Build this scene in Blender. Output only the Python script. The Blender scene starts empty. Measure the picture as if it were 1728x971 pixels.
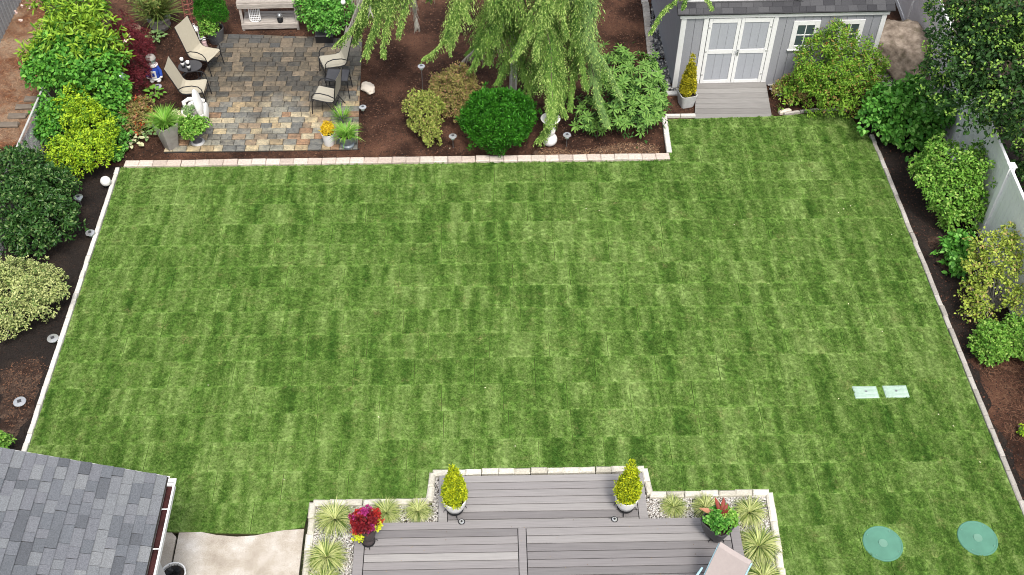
import bpy, math, random
import numpy as np
from mathutils import Vector, Matrix
S = bpy.context.scene
C = S.collection
PI = math.pi
random.seed(7)
rs = np.random.RandomState(11)

# ------------------------------------------------------------------ camera
PITCH, YAW, ROLL, FPX, CH = 0.8186989, 0.0344970, 0.0136964, 1864.14, 16.0
cy_, sy_, cp_, sp_ = math.cos(YAW), math.sin(YAW), math.cos(PITCH), math.sin(PITCH)
FW = Vector((sy_*cp_, cy_*cp_, -sp_))
r0 = Vector((cy_, -sy_, 0)); u0 = r0.cross(FW)
RT = r0*math.cos(ROLL) + u0*math.sin(ROLL)
UP = u0*math.cos(ROLL) - r0*math.sin(ROLL)
CAM = Vector((0, 0, CH))
cd = bpy.data.cameras.new('camera'); cam = bpy.data.objects.new('camera', cd); C.objects.link(cam)
cam.matrix_world = Matrix(((RT.x, UP.x, -FW.x, 0), (RT.y, UP.y, -FW.y, 0), (RT.z, UP.z, -FW.z, CH), (0, 0, 0, 1)))
cd.sensor_width = 36; cd.lens = 36*FPX/1728; cd.clip_end = 2000; cd.clip_start = .1
S.camera = cam
S.render.resolution_x = 1024; S.render.resolution_y = 575

def ray(px, py): return RT*(px-864) + UP*(485.5-py) + FW*FPX
def at(px, py, z=0.0):
    d = ray(px, py); return CAM + d*((z-CH)/d.z)
def atY(px, py, Y):
    d = ray(px, py); return CAM + d*(Y/d.y)
def mpp(P):                       # metres covered by one photo pixel at the point P
    return (P-CAM).dot(FW)/FPX

# ------------------------------------------------------------------ light
W = bpy.data.worlds.new('World'); S.world = W; W.use_nodes = True
nt = W.node_tree; bg = nt.nodes['Background']
sky = nt.nodes.new('ShaderNodeTexSky'); sky.sky_type = 'NISHITA'; sky.sun_disc = False
SUN_EL, SUN_AZ = math.radians(62), math.radians(165)
sky.sun_elevation = SUN_EL; sky.sun_rotation = SUN_AZ; sky.air_density = 1.0; sky.dust_density = 4.0; sky.ozone_density = 0.6
hs = nt.nodes.new('ShaderNodeHueSaturation'); hs.inputs['Saturation'].default_value = .42   # thin white overcast
nt.links.new(sky.outputs[0], hs.inputs['Color']); nt.links.new(hs.outputs[0], bg.inputs[0]); bg.inputs[1].default_value = 0.13
sl = bpy.data.lights.new('sun', 'SUN'); sl.energy = 1.5; sl.angle = math.radians(12); sl.color = (1, .95, .88)
sun = bpy.data.objects.new('sun', sl); C.objects.link(sun)
sd = Vector((math.sin(SUN_AZ)*math.cos(SUN_EL), math.cos(SUN_AZ)*math.cos(SUN_EL), math.sin(SUN_EL)))
sun.rotation_euler = sd.to_track_quat('Z', 'Y').to_euler()
S.view_settings.view_transform = 'Standard'; S.view_settings.look = 'None'
S.view_settings.gamma = 1; S.view_settings.exposure = 0.82
S.render.engine = 'CYCLES'
S.cycles.filter_width = 1.0

# ------------------------------------------------------------------ materials
def srgb(r, g, b):
    f = lambda c: (c/255/12.92) if c/255 <= .04045 else ((c/255+.055)/1.055)**2.4
    return (f(r), f(g), f(b), 1)
def col(c): return (c[0], c[1], c[2], 1)
class NT:
    def __init__(s, name):
        s.m = bpy.data.materials.new(name); s.m.use_nodes = True; s.t = s.m.node_tree; s.t.nodes.clear()
    def n(s, typ, **kw):
        x = s.t.nodes.new('ShaderNode'+typ)
        for k, v in kw.items():
            if k in x.inputs.keys(): x.inputs[k].default_value = v
            else: setattr(x, k, v)
        return x
    def l(s, a, b): s.t.links.new(a, b)
    def mix(s, fac, a, b, mode='MIX'):
        x = s.n('Mix', data_type='RGBA', blend_type=mode)
        for sock, v in ((x.inputs[0], fac), (x.inputs[6], a), (x.inputs[7], b)):
            if hasattr(v, 'links') or isinstance(v, bpy.types.NodeSocket): s.l(v, sock)
            else: sock.default_value = v if not isinstance(v, tuple) else col(v)
        return x.outputs[2]
    def ramp(s, fac, stops, interp='LINEAR'):
        x = s.n('ValToRGB'); cr = x.color_ramp; cr.interpolation = interp
        while len(cr.elements) < len(stops): cr.elements.new(.5)
        for e, (p, c) in zip(cr.elements, stops):
            e.position = p; e.color = col(c) if isinstance(c, tuple) else (c, c, c, 1)
        s.l(fac, x.inputs[0]); return x.outputs[0]
    def noise(s, scale, vec=None, detail=4, rough=.6):
        x = s.n('TexNoise'); x.inputs['Scale'].default_value = scale; x.inputs['Detail'].default_value = detail
        x.inputs['Roughness'].default_value = rough
        if vec is not None: s.l(vec, x.inputs['Vector'])
        return x.outputs[0]
    def pos(s): return s.n('NewGeometry').outputs['Position']
    def objc(s): return s.n('TexCoord').outputs['Object']
    def rnd(s): return s.n('ObjectInfo').outputs['Random']
    def isl(s): return s.n('NewGeometry').outputs['Random Per Island']
    def scale(s, vec, v):
        x = s.n('VectorMath', operation='MULTIPLY'); s.l(vec, x.inputs[0]); x.inputs[1].default_value = v; return x.outputs[0]
    def math(s, op, a, b=None, c=None):
        x = s.n('Math', operation=op)
        for i, v in enumerate((a, b, c)):
            if v is None: continue
            if isinstance(v, bpy.types.NodeSocket): s.l(v, x.inputs[i])
            else: x.inputs[i].default_value = v
        return x.outputs[0]
    def out(s, color, rough=.7, bump=None, bdist=.01, bstr=.6, metal=0, spec=.4, transl=0, tcol=None, coat=0):
        p = s.n('BsdfPrincipled'); p.inputs['Metallic'].default_value = metal
        p.inputs['Specular IOR Level'].default_value = spec
        for sock, v in ((p.inputs['Base Color'], color), (p.inputs['Roughness'], rough)):
            if isinstance(v, bpy.types.NodeSocket): s.l(v, sock)
            else: sock.default_value = col(v) if isinstance(v, tuple) else v
        if bump is not None:
            b = s.n('Bump'); b.inputs['Distance'].default_value = bdist; b.inputs['Strength'].default_value = bstr
            s.l(bump, b.inputs['Height']); s.l(b.outputs[0], p.inputs['Normal'])
        o = s.n('OutputMaterial'); sh = p.outputs[0]
        if transl:
            t = s.n('BsdfTranslucent'); tc = tcol or color
            if isinstance(tc, bpy.types.NodeSocket): s.l(tc, t.inputs[0])
            else: t.inputs[0].default_value = col(tc)
            mx = s.n('MixShader'); mx.inputs[0].default_value = transl
            s.l(sh, mx.inputs[1]); s.l(t.outputs[0], mx.inputs[2]); sh = mx.outputs[0]
        s.l(sh, o.inputs[0]); return s.m

def plain(name, c, rough=.6, var=.15, nscale=30, metal=0, bump=.3, spec=.4):
    t = NT(name); n = t.noise(nscale, t.objc(), 5)
    n2 = t.noise(nscale*.12, t.objc(), 3)
    f = t.math('MULTIPLY', t.math('ADD', n, n2), .5)
    lo = tuple(x*(1-var) for x in c[:3]); hi = tuple(min(1, x*(1+var)) for x in c[:3])
    return t.out(t.ramp(f, [(.35, lo), (.65, hi)]), rough, n, .004, bump, metal, spec)

def leafmat(name, a, b, c=None, rough=.5, transl=.15, cfrac=.2, patch=4.5):
    """leaf colours differ leaf by leaf (a..b, a share cfrac in c) and by soft patches across the plant"""
    t = NT(name); r = t.isl()
    n = t.noise(patch, t.objc(), 2)
    f = t.math('ADD', t.math('MULTIPLY', r, .6), t.math('MULTIPLY', t.math('SUBTRACT', n, .34), 1.3))
    cc = t.ramp(f, [(.1, a), (.85, b)])
    if c is not None:
        r2 = t.math('FRACT', t.math('MULTIPLY', r, 37.7))
        f2 = t.math('LESS_THAN', r2, cfrac)
        cc = t.mix(f2, cc, c)
    return t.out(cc, rough, transl=transl, spec=.22)

def randramp(name, stops, rough=.75, nscale=25, nvar=.35, bump=.5, bdist=.01, streak=None, spec=.3, dirt=None):
    """per-piece colour from the object's random number, grain by noise"""
    t = NT(name); r = t.rnd(); base = t.ramp(r, stops)
    vec = t.pos()
    if streak: vec = t.scale(vec, streak)
    n = t.noise(nscale, vec, 6, .65)
    m = t.ramp(n, [(.25, 1-nvar), (.75, 1+nvar*.4)])
    cc = t.mix(1.0, base, m, 'MULTIPLY')
    if dirt:
        dn = t.noise(dirt[1], t.pos(), 5, .7)
        cc = t.mix(t.ramp(dn, [(dirt[2], 0.0), (dirt[3], 1.0)]), cc, dirt[0])
    return t.out(cc, rough, n, bdist, bump, 0, spec)

M = {}
M['white'] = plain('white_paint', (.78, .78, .77), .45, .05, 12)
M['whitepot'] = plain('white_glazed_ceramic', (.82, .82, .8), .3, .05, 8)
M['whitestone'] = plain('white_resin', (.8, .79, .76), .5, .08, 20)
M['cream'] = plain('cream_sling_fabric', (.43, .39, .30), .8, .06, 200)
M['greycream'] = plain('grey_cream_sling_fabric', (.36, .335, .27), .8, .06, 200)
M['taupe'] = plain('taupe_cushion_fabric', (.40, .345, .325), .85, .06, 150)
M['black'] = plain('black_metal', (.015, .015, .017), .4, .2, 30)
M['charcoal'] = plain('charcoal_pot', (.055, .055, .06), .5, .12, 10)
M['darkpot'] = plain('dark_grey_plastic', (.09, .09, .095), .5, .15, 10)
M['bluepot'] = plain('blue_grey_glazed_pot', (.17, .20, .22), .35, .3, 10)
M['stonepot'] = plain('grey_concrete_planter', (.36, .34, .31), .8, .15, 14)
M['lightpot'] = plain('light_grey_planter', (.47, .47, .46), .7, .12, 14)
M['soil'] = plain('potting_soil', (.025, .017, .012), .95, .4, 40)
M['metal'] = plain('galvanised_metal', (.4, .41, .42), .35, .1, 30, .8)
M['silver'] = plain('silver_lamp_cap', (.62, .63, .64), .25, .1, 30, .6)
M['bark'] = plain('bark', (.10, .075, .055), .9, .5, 40, bump=1)
M['greytwig'] = plain('bare_grey_twigs', (.38, .36, .32), .9, .3, 40)
M['needletrunk'] = plain('pale_stake_wood', (.52, .49, .43), .8, .2, 20)
M['redwire'] = plain('rusty_pink_wire', (.33, .11, .09), .7, .2, 40)
M['lightblue'] = plain('light_blue_tube', (.35, .55, .62), .4, .05, 30)
M['glass'] = NT('dark_window_glass').out((.06, .085, .09), .08, spec=.8)
M['ball'] = NT('mirror_glass_ball').out((.45, .62, .55), .12, metal=.7)
M['pink'] = plain('pink_figurine', (.6, .42, .42), .6, .15, 20)
M['blue'] = plain('blue_coat_glaze', (.03, .08, .42), .35, .3, 12)
M['greylid'] = plain('pale_green_plastic', (.42, .52, .44), .6, .1, 10)
M['tan'] = plain('skin_tan', (.4, .28, .2), .6, .1, 10)
M['whiterock'] = plain('pale_cream_rock', (.68, .60, .50), .85, .12, 5, bump=1)
M['siding'] = None

def siding():
    t = NT('grey_panel_siding'); x = t.n('SeparateXYZ'); t.l(t.objc(), x.inputs[0])
    n = t.noise(40, t.scale(t.objc(), (1, 1, .08)), 5)
    c = t.ramp(n, [(.3, (.27, .275, .30)), (.7, (.33, .335, .36))])
    return t.out(c, .65, n, .002, .4)
M['siding'] = siding()
M['deck'] = randramp('grey_composite_board', [(0, (.175, .165, .165)), (.35, (.24, .225, .225)), (.7, (.29, .275, .27)), (1, (.34, .325, .315))],
                     .6, 7, .26, .5, .003, (.3, 14, 14), .35)
M['ramp'] = randramp('weathered_grey_board', [(0, (.21, .20, .19)), (1, (.32, .31, .295))], .7, 9, .3, .3, .002, (.35, 9, 9))
M['paver'] = None
def pavermat():
    t = NT('mixed_slate_paver'); r = t.rnd()
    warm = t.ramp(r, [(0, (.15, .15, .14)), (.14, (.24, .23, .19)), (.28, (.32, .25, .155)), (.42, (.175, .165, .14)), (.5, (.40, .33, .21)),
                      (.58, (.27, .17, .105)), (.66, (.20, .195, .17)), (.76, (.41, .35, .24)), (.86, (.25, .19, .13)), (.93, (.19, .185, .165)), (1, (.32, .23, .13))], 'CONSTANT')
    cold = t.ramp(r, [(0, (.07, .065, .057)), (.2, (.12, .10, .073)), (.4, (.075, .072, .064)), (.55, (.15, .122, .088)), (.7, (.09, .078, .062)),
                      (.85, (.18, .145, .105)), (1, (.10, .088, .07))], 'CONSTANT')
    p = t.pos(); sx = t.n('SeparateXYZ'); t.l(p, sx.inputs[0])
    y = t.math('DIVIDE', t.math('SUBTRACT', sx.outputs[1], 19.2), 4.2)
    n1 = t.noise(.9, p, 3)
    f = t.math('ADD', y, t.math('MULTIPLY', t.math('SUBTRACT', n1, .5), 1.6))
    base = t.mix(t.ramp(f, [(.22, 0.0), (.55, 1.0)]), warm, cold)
    n = t.noise(11, p, 8, .7)
    c = t.mix(1.0, base, t.ramp(n, [(.3, (.42, .42, .42)), (.5, (.95, .95, .93)), (.68, (1.45, 1.36, 1.2))]), 'MULTIPLY')
    return t.out(c, .6, n, .02, .7, spec=.35)
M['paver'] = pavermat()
M['joint'] = plain('joint_sand', (.028, .025, .022), .95, .3, 60)
M['pinkbrick'] = randramp('pinkish_kerb_paver', [(0, (.48, .40, .34)), (.3, (.58, .48, .41)), (.6, (.58, .52, .45)), (1, (.68, .58, .51))], .85, 22, .35, .6, .01)
M['creambrick'] = randramp('cream_kerb_block', [(0, (.50, .47, .39)), (1, (.74, .71, .62))], .9, 30, .3, .8, .012)
M['whitebrick'] = randramp('white_kerb_block', [(0, (.60, .57, .52)), (1, (.76, .73, .68))], .85, 30, .15, .6, .01)
M['greybrick'] = randramp('grey_kerb_block', [(0, (.36, .335, .30)), (.5, (.44, .41, .37)), (1, (.52, .49, .45))], .9, 25, .3, .8, .012)
M['shingle'] = randramp('blue_grey_asphalt_shingle', [(0, (.10, .107, .12)), (.12, (.13, .14, .155)), (.3, (.15, .162, .18)), (.6, (.178, .185, .205)), (.85, (.20, .212, .225)), (1, (.235, .245, .255))],
                        .9, 60, .5, .9, .008)
M['darkshingle'] = randramp('dark_grey_shingle', [(0, (.045, .045, .05)), (1, (.095, .095, .10))], .9, 90, .4, .5, .004)
M['gutterdirt'] = plain('leaf_debris', (.045, .012, .012), .9, .7, 50)
M['brokenwood'] = randramp('weathered_bleached_wood', [(0, (.38, .33, .29)), (1, (.56, .51, .46))], .85, 7, .65, .8, .01, (.5, 12, 12))
M['concrete'] = None
def concrete():
    t = NT('pale_concrete'); p = t.pos()
    a = t.noise(2.2, p, 6, .65); b = t.noise(60, p, 4, .7)
    c = t.ramp(a, [(.3, (.34, .295, .24)), (.48, (.46, .41, .345)), (.6, (.55, .51, .455)), (.7, (.66, .63, .59))])
    c = t.mix(.55, c, t.ramp(b, [(.35, (.6, .57, .53)), (.6, (1.1, 1.1, 1.1))]), 'MULTIPLY')
    return t.out(c, .85, b, .003, .5)
M['concrete'] = concrete()

def soilmat(name, a, b, c, sc=1.3, lo=.42, hi=.62):
    t = NT(name); p = t.pos()
    big = t.noise(sc, p, 5, .65); f = t.noise(38, p, 7, .75); m = t.noise(9, p, 5, .7)
    base = t.mix(t.ramp(big, [(lo, 0.0), (hi, 1.0)]), t.ramp(m, [(.3, a), (.7, b)]), c)
    cc = t.mix(.85, base, t.ramp(f, [(.3, (.35, .33, .32)), (.5, (.95, .95, .95)), (.7, (1.7, 1.6, 1.5))]), 'MULTIPLY')
    return t.out(cc, .95, f, .03, 1.0, spec=.15)
M['redmulch'] = soilmat('brown_bark_mulch', (.018, .010, .007), (.06, .029, .019), (.15, .075, .048), .8, .44, .68)
M['blackmulch'] = soilmat('black_soil', (.020, .016, .014), (.032, .026, .023), (.045, .033, .026), 1.0, .5, .7)
M['drysoil'] = soilmat('dry_tan_soil', (.05, .03, .022), (.14, .095, .07), (.035, .02, .015), 1.6, .46, .6)
M['needles'] = soilmat('orange_needle_litter', (.09, .035, .02), (.22, .10, .05), (.30, .21, .14), .7, .45, .6)
M['farground'] = soilmat('outer_ground', (.03, .035, .018), (.05, .06, .03), (.05, .03, .02), .2)

def grassmat(name, dark, mid, light, straw, blades=False):
    t = NT(name); p = t.pos(); sx = t.n('SeparateXYZ'); t.l(p, sx.inputs[0])
    row = t.math('FLOOR', t.math('DIVIDE', t.math('SUBTRACT', sx.outputs[1], SOD0), SODW))
    cx = t.n('CombineXYZ')
    t.l(t.math('ADD', t.math('MULTIPLY', sx.outputs[0], 4.6), t.math('MULTIPLY', row, 13.37)), cx.inputs[0])
    t.l(t.math('MULTIPLY', sx.outputs[1], .5), cx.inputs[1]); t.l(t.math('MULTIPLY', row, 5.1), cx.inputs[2])
    band = t.noise(1.0, cx.outputs[0], 2, .55)
    big = t.noise(.35, p, 2, .5); patch = t.noise(6.5, p, 6, .72); fine = t.noise(34, p, 6, .8)
    f = t.math('ADD', t.math('MULTIPLY', t.math('SUBTRACT', band, .5), 1.35),
        t.math('ADD', t.math('MULTIPLY', t.math('SUBTRACT', patch, .5), .65),
        t.math('ADD', t.math('MULTIPLY', t.math('SUBTRACT', fine, .5), 1.7),
        t.math('MULTIPLY', t.math('SUBTRACT', big, .5), .45))))
    f = t.math('ADD', f, .5)
    if blades: f = t.math('ADD', f, t.math('MULTIPLY', t.math('SUBTRACT', t.isl(), .5), .5))
    c = t.ramp(f, [(.12, dark), (.48, mid), (.84, light)])
    s1 = t.noise(3.1, t.scale(p, (1, 1, 1)), 5, .7); s2 = t.noise(30, p, 3, .7)
    sf = t.math('MULTIPLY', t.ramp(s1, [(.56, 0.0), (.72, 1.0)]), t.ramp(s2, [(.45, 0.0), (.65, .8)]))
    c = t.mix(sf, c, straw)
    return t.out(c, .8, None if blades else fine, .02, .9, spec=.15, transl=.25 if blades else 0)
SOD0, SODW, SODL = 8.85, 0.612, 1.13
GD, GM_, GL_, GS = (.042, .113, .014), (.122, .228, .038), (.265, .375, .115), (.38, .34, .15)
M['sod'] = grassmat('turf', GD, GM_, GL_, GS)
M['blade'] = grassmat('grass_blade', GD, GM_, GL_, GS, True)

# ------------------------------------------------------------------ object helpers
def tag(o, label=None, cat=None, group=None, kind=None):
    if label: o['label'] = label
    if cat: o['category'] = cat
    if group: o['group'] = group
    if kind: o['kind'] = kind
    return o
def thing(name, label, cat, loc=(0, 0, 0), rz=0, group=None):
    o = bpy.data.objects.new(name, None); o.empty_display_size = .1; C.objects.link(o)
    o.location = loc; o.rotation_euler = (0, 0, rz); return tag(o, label, cat, group)
def link(name, me, parent=None, loc=(0, 0, 0), rot=(0, 0, 0), sc=(1, 1, 1)):
    o = bpy.data.objects.new(name, me); C.objects.link(o); o.parent = parent
    o.location = loc; o.rotation_euler = rot; o.scale = sc; return o
def dup(root, loc, rz=0, label=None, group=None, sc=None):
    def cp(o, par):
        c = o.copy(); C.objects.link(c); c.parent = par
        for ch in list(o.children): cp(ch, c)
        return c
    r = cp(root, None); r.location = loc; r.rotation_euler = (0, 0, rz)
    if sc: r.scale = sc
    if label: r['label'] = label
    if group: r['group'] = group
    return r

class MB:
    def __init__(s): s.v = []; s.f = []
    def add(s, vs, fs):
        k = len(s.v); s.v += [tuple(v) for v in vs]; s.f += [tuple(i+k for i in f) for f in fs]; return s
    def box(s, c, d, rz=0, m=None):
        x, y, z = d[0]/2, d[1]/2, d[2]/2
        vs = [Vector((a, b, e)) for e in (-z, z) for a, b in ((-x, -y), (x, -y), (x, y), (-x, y))]
        if m is None: m = Matrix.Rotation(rz, 3, 'Z')
        vs = [m @ v + Vector(c) for v in vs]
        return s.add(vs, [(3, 2, 1, 0), (4, 5, 6, 7), (0, 1, 5, 4), (1, 2, 6, 5), (2, 3, 7, 6), (3, 0, 4, 7)])
    def cbox(s, c, d, ch=.01, rz=0, jit=0):
        x, y, z = d[0]/2, d[1]/2, d[2]/2; m = Matrix.Rotation(rz, 3, 'Z'); vs = []
        for e, k in ((-z, 0), (z-ch, 0), (z, ch)):
            for a, b in ((-1, -1), (1, -1), (1, 1), (-1, 1)):
                vs.append(m @ Vector((a*(x-k)+random.uniform(-jit, jit), b*(y-k)+random.uniform(-jit, jit), e+random.uniform(-jit, jit)*.4)) + Vector(c))
        fs = [(8, 9, 10, 11)]
        for l in (0, 4):
            for i in range(4): fs.append((l+i, l+(i+1) % 4, l+4+(i+1) % 4, l+4+i))
        return s.add(vs, fs)
    def tube(s, pts, r, n=6, cap=True):
        pts = [Vector(p) for p in pts]; rr = r if isinstance(r, (list, tuple)) else [r]*len(pts)
        vs = []; 
        for i, p in enumerate(pts):
            t = (pts[min(i+1, len(pts)-1)]-pts[max(i-1, 0)]).normalized()
            a = Vector((0, 0, 1)) if abs(t.z) < .9 else Vector((1, 0, 0))
            u = t.cross(a).normalized(); w = t.cross(u)
            vs += [p+(u*math.cos(2*PI*k/n)+w*math.sin(2*PI*k/n))*rr[i] for k in range(n)]
        fs = [(i*n+k, i*n+(k+1) % n, (i+1)*n+(k+1) % n, (i+1)*n+k) for i in range(len(pts)-1) for k in range(n)]
        if cap: fs += [tuple(range(n-1, -1, -1)), tuple((len(pts)-1)*n+k for k in range(n))]
        return s.add(vs, fs)
    def lathe(s, prof, n=20, c=(0, 0, 0), sx=1, sy=1, rz=0, sq=None):
        vs = []
        for r, z in prof:
            for k in range(n):
                a = 2*PI*k/n+rz; x, y = math.cos(a), math.sin(a)
                if sq:
                    q = (abs(math.cos(a-rz))**sq+abs(math.sin(a-rz))**sq)**(-1/sq); x *= q; y *= q
                vs.append((c[0]+r*x*sx, c[1]+r*y*sy, c[2]+z))
        m = len(prof)
        fs = [(i*n+k, i*n+(k+1) % n, (i+1)*n+(k+1) % n, (i+1)*n+k) for i in range(m-1) for k in range(n)]
        if prof[0][0] > 1e-4: fs.append(tuple(range(n-1, -1, -1)))
        if prof[-1][0] > 1e-4: fs.append(tuple((m-1)*n+k for k in range(n)))
        return s.add(vs, fs)
    def ball(s, c, r, n=14, sz=1.0, sx=1, sy=1):
        pr = [(max(1e-5, r*math.sin(PI*i/n)), -r*math.cos(PI*i/n)*sz) for i in range(n+1)]
        return s.lathe(pr, n+2, c, sx, sy)
    def prism(s, poly, z0, z1, top=None):
        n = len(poly); vs = [(p[0], p[1], z0) for p in poly]+[(p[0], p[1], z1) for p in poly]
        return s.add(vs, [tuple(range(n-1, -1, -1)), tuple(range(n, 2*n))]+[(i, (i+1) % n, n+(i+1) % n, n+i) for i in range(n)])
    def mesh(s, name, mat, smooth=False):
        me = bpy.data.meshes.new(name); me.from_pydata(s.v, [], s.f); me.materials.append(mat)
        if smooth:
            for p in me.polygons: p.use_smooth = True
            me.set_sharp_from_angle(angle=math.radians(42))
        me.update(); return me
    def build(s, name, mat, parent=None, smooth=False, loc=(0, 0, 0), rot=(0, 0, 0)):
        return link(name, s.mesh(name, mat, smooth), parent, loc, rot)

def npmesh(name, V, F, mats, mi=None):
    """V (n,3) array, F (m,k) index array"""
    me = bpy.data.meshes.new(name); n, k = F.shape
    me.vertices.add(len(V)); me.vertices.foreach_set('co', np.ascontiguousarray(V, dtype=np.float32).ravel())
    me.loops.add(n*k); me.loops.foreach_set('vertex_index', np.ascontiguousarray(F, dtype=np.int32).ravel())
    me.polygons.add(n); me.polygons.foreach_set('loop_start', np.arange(0, n*k, k, dtype=np.int32))
    for m in (mats if isinstance(mats, (list, tuple)) else [mats]): me.materials.append(m)
    if mi is not None: me.polygons.foreach_set('material_index', np.ascontiguousarray(mi, dtype=np.int32))
    me.update(calc_edges=True); me.validate(); return me
def unit(a): return a/np.maximum(1e-9, np.linalg.norm(a, axis=-1, keepdims=True))
def leaves(P, D, N, L, Wd, fold=.18, bend=.15):
    """six-point folded leaves: base, two left, tip, two right; two quads each"""
    D = unit(D); N = unit(N-(N*D).sum(-1, keepdims=True)*D); Sd = np.cross(D, N)
    L = np.reshape(L, (-1, 1))*np.ones((len(P), 1)); Wd = np.reshape(Wd, (-1, 1))*np.ones((len(P), 1))
    q = np.empty((len(P), 6, 3))
    q[:, 0] = P; q[:, 3] = P+D*L-N*L*bend
    m1 = P+D*L*.30; m2 = P+D*L*.68-N*L*bend*.45
    q[:, 1] = m1+Sd*Wd*.44+N*Wd*fold; q[:, 2] = m2+Sd*Wd*.42+N*Wd*fold
    q[:, 4] = m2-Sd*Wd*.42+N*Wd*fold; q[:, 5] = m1-Sd*Wd*.44+N*Wd*fold
    b = np.arange(len(P))[:, None]*6
    F = np.concatenate([b+np.array([[0, 1, 2, 3]]), b+np.array([[0, 3, 4, 5]])], 0)
    return q.reshape(-1, 3), F

def blobpts(blobs, clump, dens, zmin=-.45, rough=.16, keep=.8, shoot=.1):
    """clump centres on the union of ellipsoids"""
    out = []; outn = []
    for i, (c, r) in enumerate(blobs):
        c = np.array(c); r = np.array(r); n = int(4*PI*(r.mean()**2)*.78/(clump**2)*dens)+6
        d = unit(rs.normal(size=(n, 3))); d = d[d[:, 2] > zmin]
        ph = rs.uniform(0, 6, 6)
        nz = np.sin(d[:, 0]*4+ph[0])*np.sin(d[:, 1]*4.3+ph[1])+.7*np.sin(d[:, 2]*6+ph[2]+d[:, 0]*3)
        p = c+d*r*(1+rough*nz[:, None]*.6+rs.uniform(-rough*.6, rough*.3, (len(d), 1)))
        so = (rs.rand(len(p)) < shoot)[:, None]; p = p+d*so*rs.uniform(.5, 1.7, (len(p), 1))*clump
        ok = np.ones(len(p), bool)
        for j, (c2, r2) in enumerate(blobs):
            if j == i: continue
            ok &= np.linalg.norm((p-np.array(c2))/np.array(r2), axis=1) > keep
        ok &= p[:, 2] > .03
        out.append(p[ok]); outn.append(unit(d[ok]/r*r.mean()))
    return np.concatenate(out), np.concatenate(outn)
def foliage(blobs, L, Wd, clump=.12, per=14, dens=1.0, droop=.25, up=.55, rough=.30, inner=.12, shoot=.13, zmin=-.45, fold=.18, spread=1.0):
    cc, cn = blobpts(blobs, clump, dens, zmin, rough, .8, shoot)
    n = len(cc)*per; ci = np.repeat(np.arange(len(cc)), per)
    ld = unit(rs.normal(size=(n, 3))+cn[ci]*.9+np.array([0, 0, .25]))
    csz = clump*(1+rs.uniform(-.45, .35, len(cc)))[ci][:, None]
    P = cc[ci]+ld*csz*rs.uniform(.25, .95, (n, 1))*spread
    D = ld*.9+rs.normal(size=(n, 3))*.45; D[:, 2] -= droop
    N = cn[ci]*.5+rs.normal(size=(n, 3))*.38; N[:, 2] += up
    Ls = L*rs.uniform(.65, 1.2, n)
    k = int(n*inner)
    if k:
        ii = rs.randint(0, len(cc), k); bc = np.array([b[0] for b in blobs]).mean(0)
        P2 = cc[ii]+(bc-cc[ii])*rs.uniform(.12, .5, (k, 1))+rs.normal(size=(k, 3))*clump*.5
        P = np.concatenate([P, P2]); D = np.concatenate([D, rs.normal(size=(k, 3))])
        N = np.concatenate([N, rs.normal(size=(k, 3))*.5+np.array([0, 0, 1])]); Ls = np.concatenate([Ls, L*1.25*np.ones(k)])
    P[:, 2] = np.maximum(P[:, 2], .03)
    return leaves(P, D, N, Ls, Ls*Wd/L, fold)
def join(*vf):
    V = []; F = []; k = 0
    for v, f in vf: V.append(v); F.append(f+k); k += len(v)
    return np.concatenate(V), np.concatenate(F)
def stems(blobs, base, mat, parent, name='stem', r=.02, n=10):
    mb = MB(); base = Vector(base)
    for i in range(n):
        c, rr = blobs[i % len(blobs)]; c = Vector(c)
        d = Vector((random.gauss(0, 1), random.gauss(0, 1), random.uniform(.1, 1.2))).normalized()
        e = c+Vector((d.x*rr[0], d.y*rr[1], d.z*rr[2]))*.9
        m = base.lerp(e, .45)+Vector((random.uniform(-.08, .08), random.uniform(-.08, .08), .06))
        b = base+Vector((random.uniform(-.07, .07), random.uniform(-.07, .07), 0))
        mb.tube([b, m, e], [r, r*.7, r*.25], 5)
    return mb.build(name, mat, parent)
def B(px, py, rp, z, ky=1.0, kz=1.0):
    """a crown lobe: seen at pixel (px, py), rp pixels in radius, centre z metres above the ground"""
    P = at(px, py, z); r = rp*mpp(P); return (P, (r, r*ky, r*kz))
def shr(bl, k): return [(c, tuple(max(q*.45, q-k) for q in r)) for c, r in bl]
def shrub(name, label, cat, lobes, base, mat, L, Wd, clump=.12, per=14, dens=1, group=None, stemmat=None, stemn=10, stemr=.02, **kw):
    bl = shr([B(*l) for l in lobes], clump*.5+L*.2)
    b = at(*base) if len(base) == 2 else Vector(base)
    root = thing(name, label, cat, b, 0, group)
    loc = [(Vector(c)-b, r) for c, r in bl]
    # lobes are sampled in world height so the leaves stay above the ground (root sits at z=0)
    V, F = foliage(loc, L, Wd, clump, per, dens, **kw)
    link('foliage', npmesh('foliage', V, F, mat), root)
    stems(loc, (0, 0, 0), stemmat or M['bark'], root, n=stemn, r=stemr)
    return root
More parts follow.
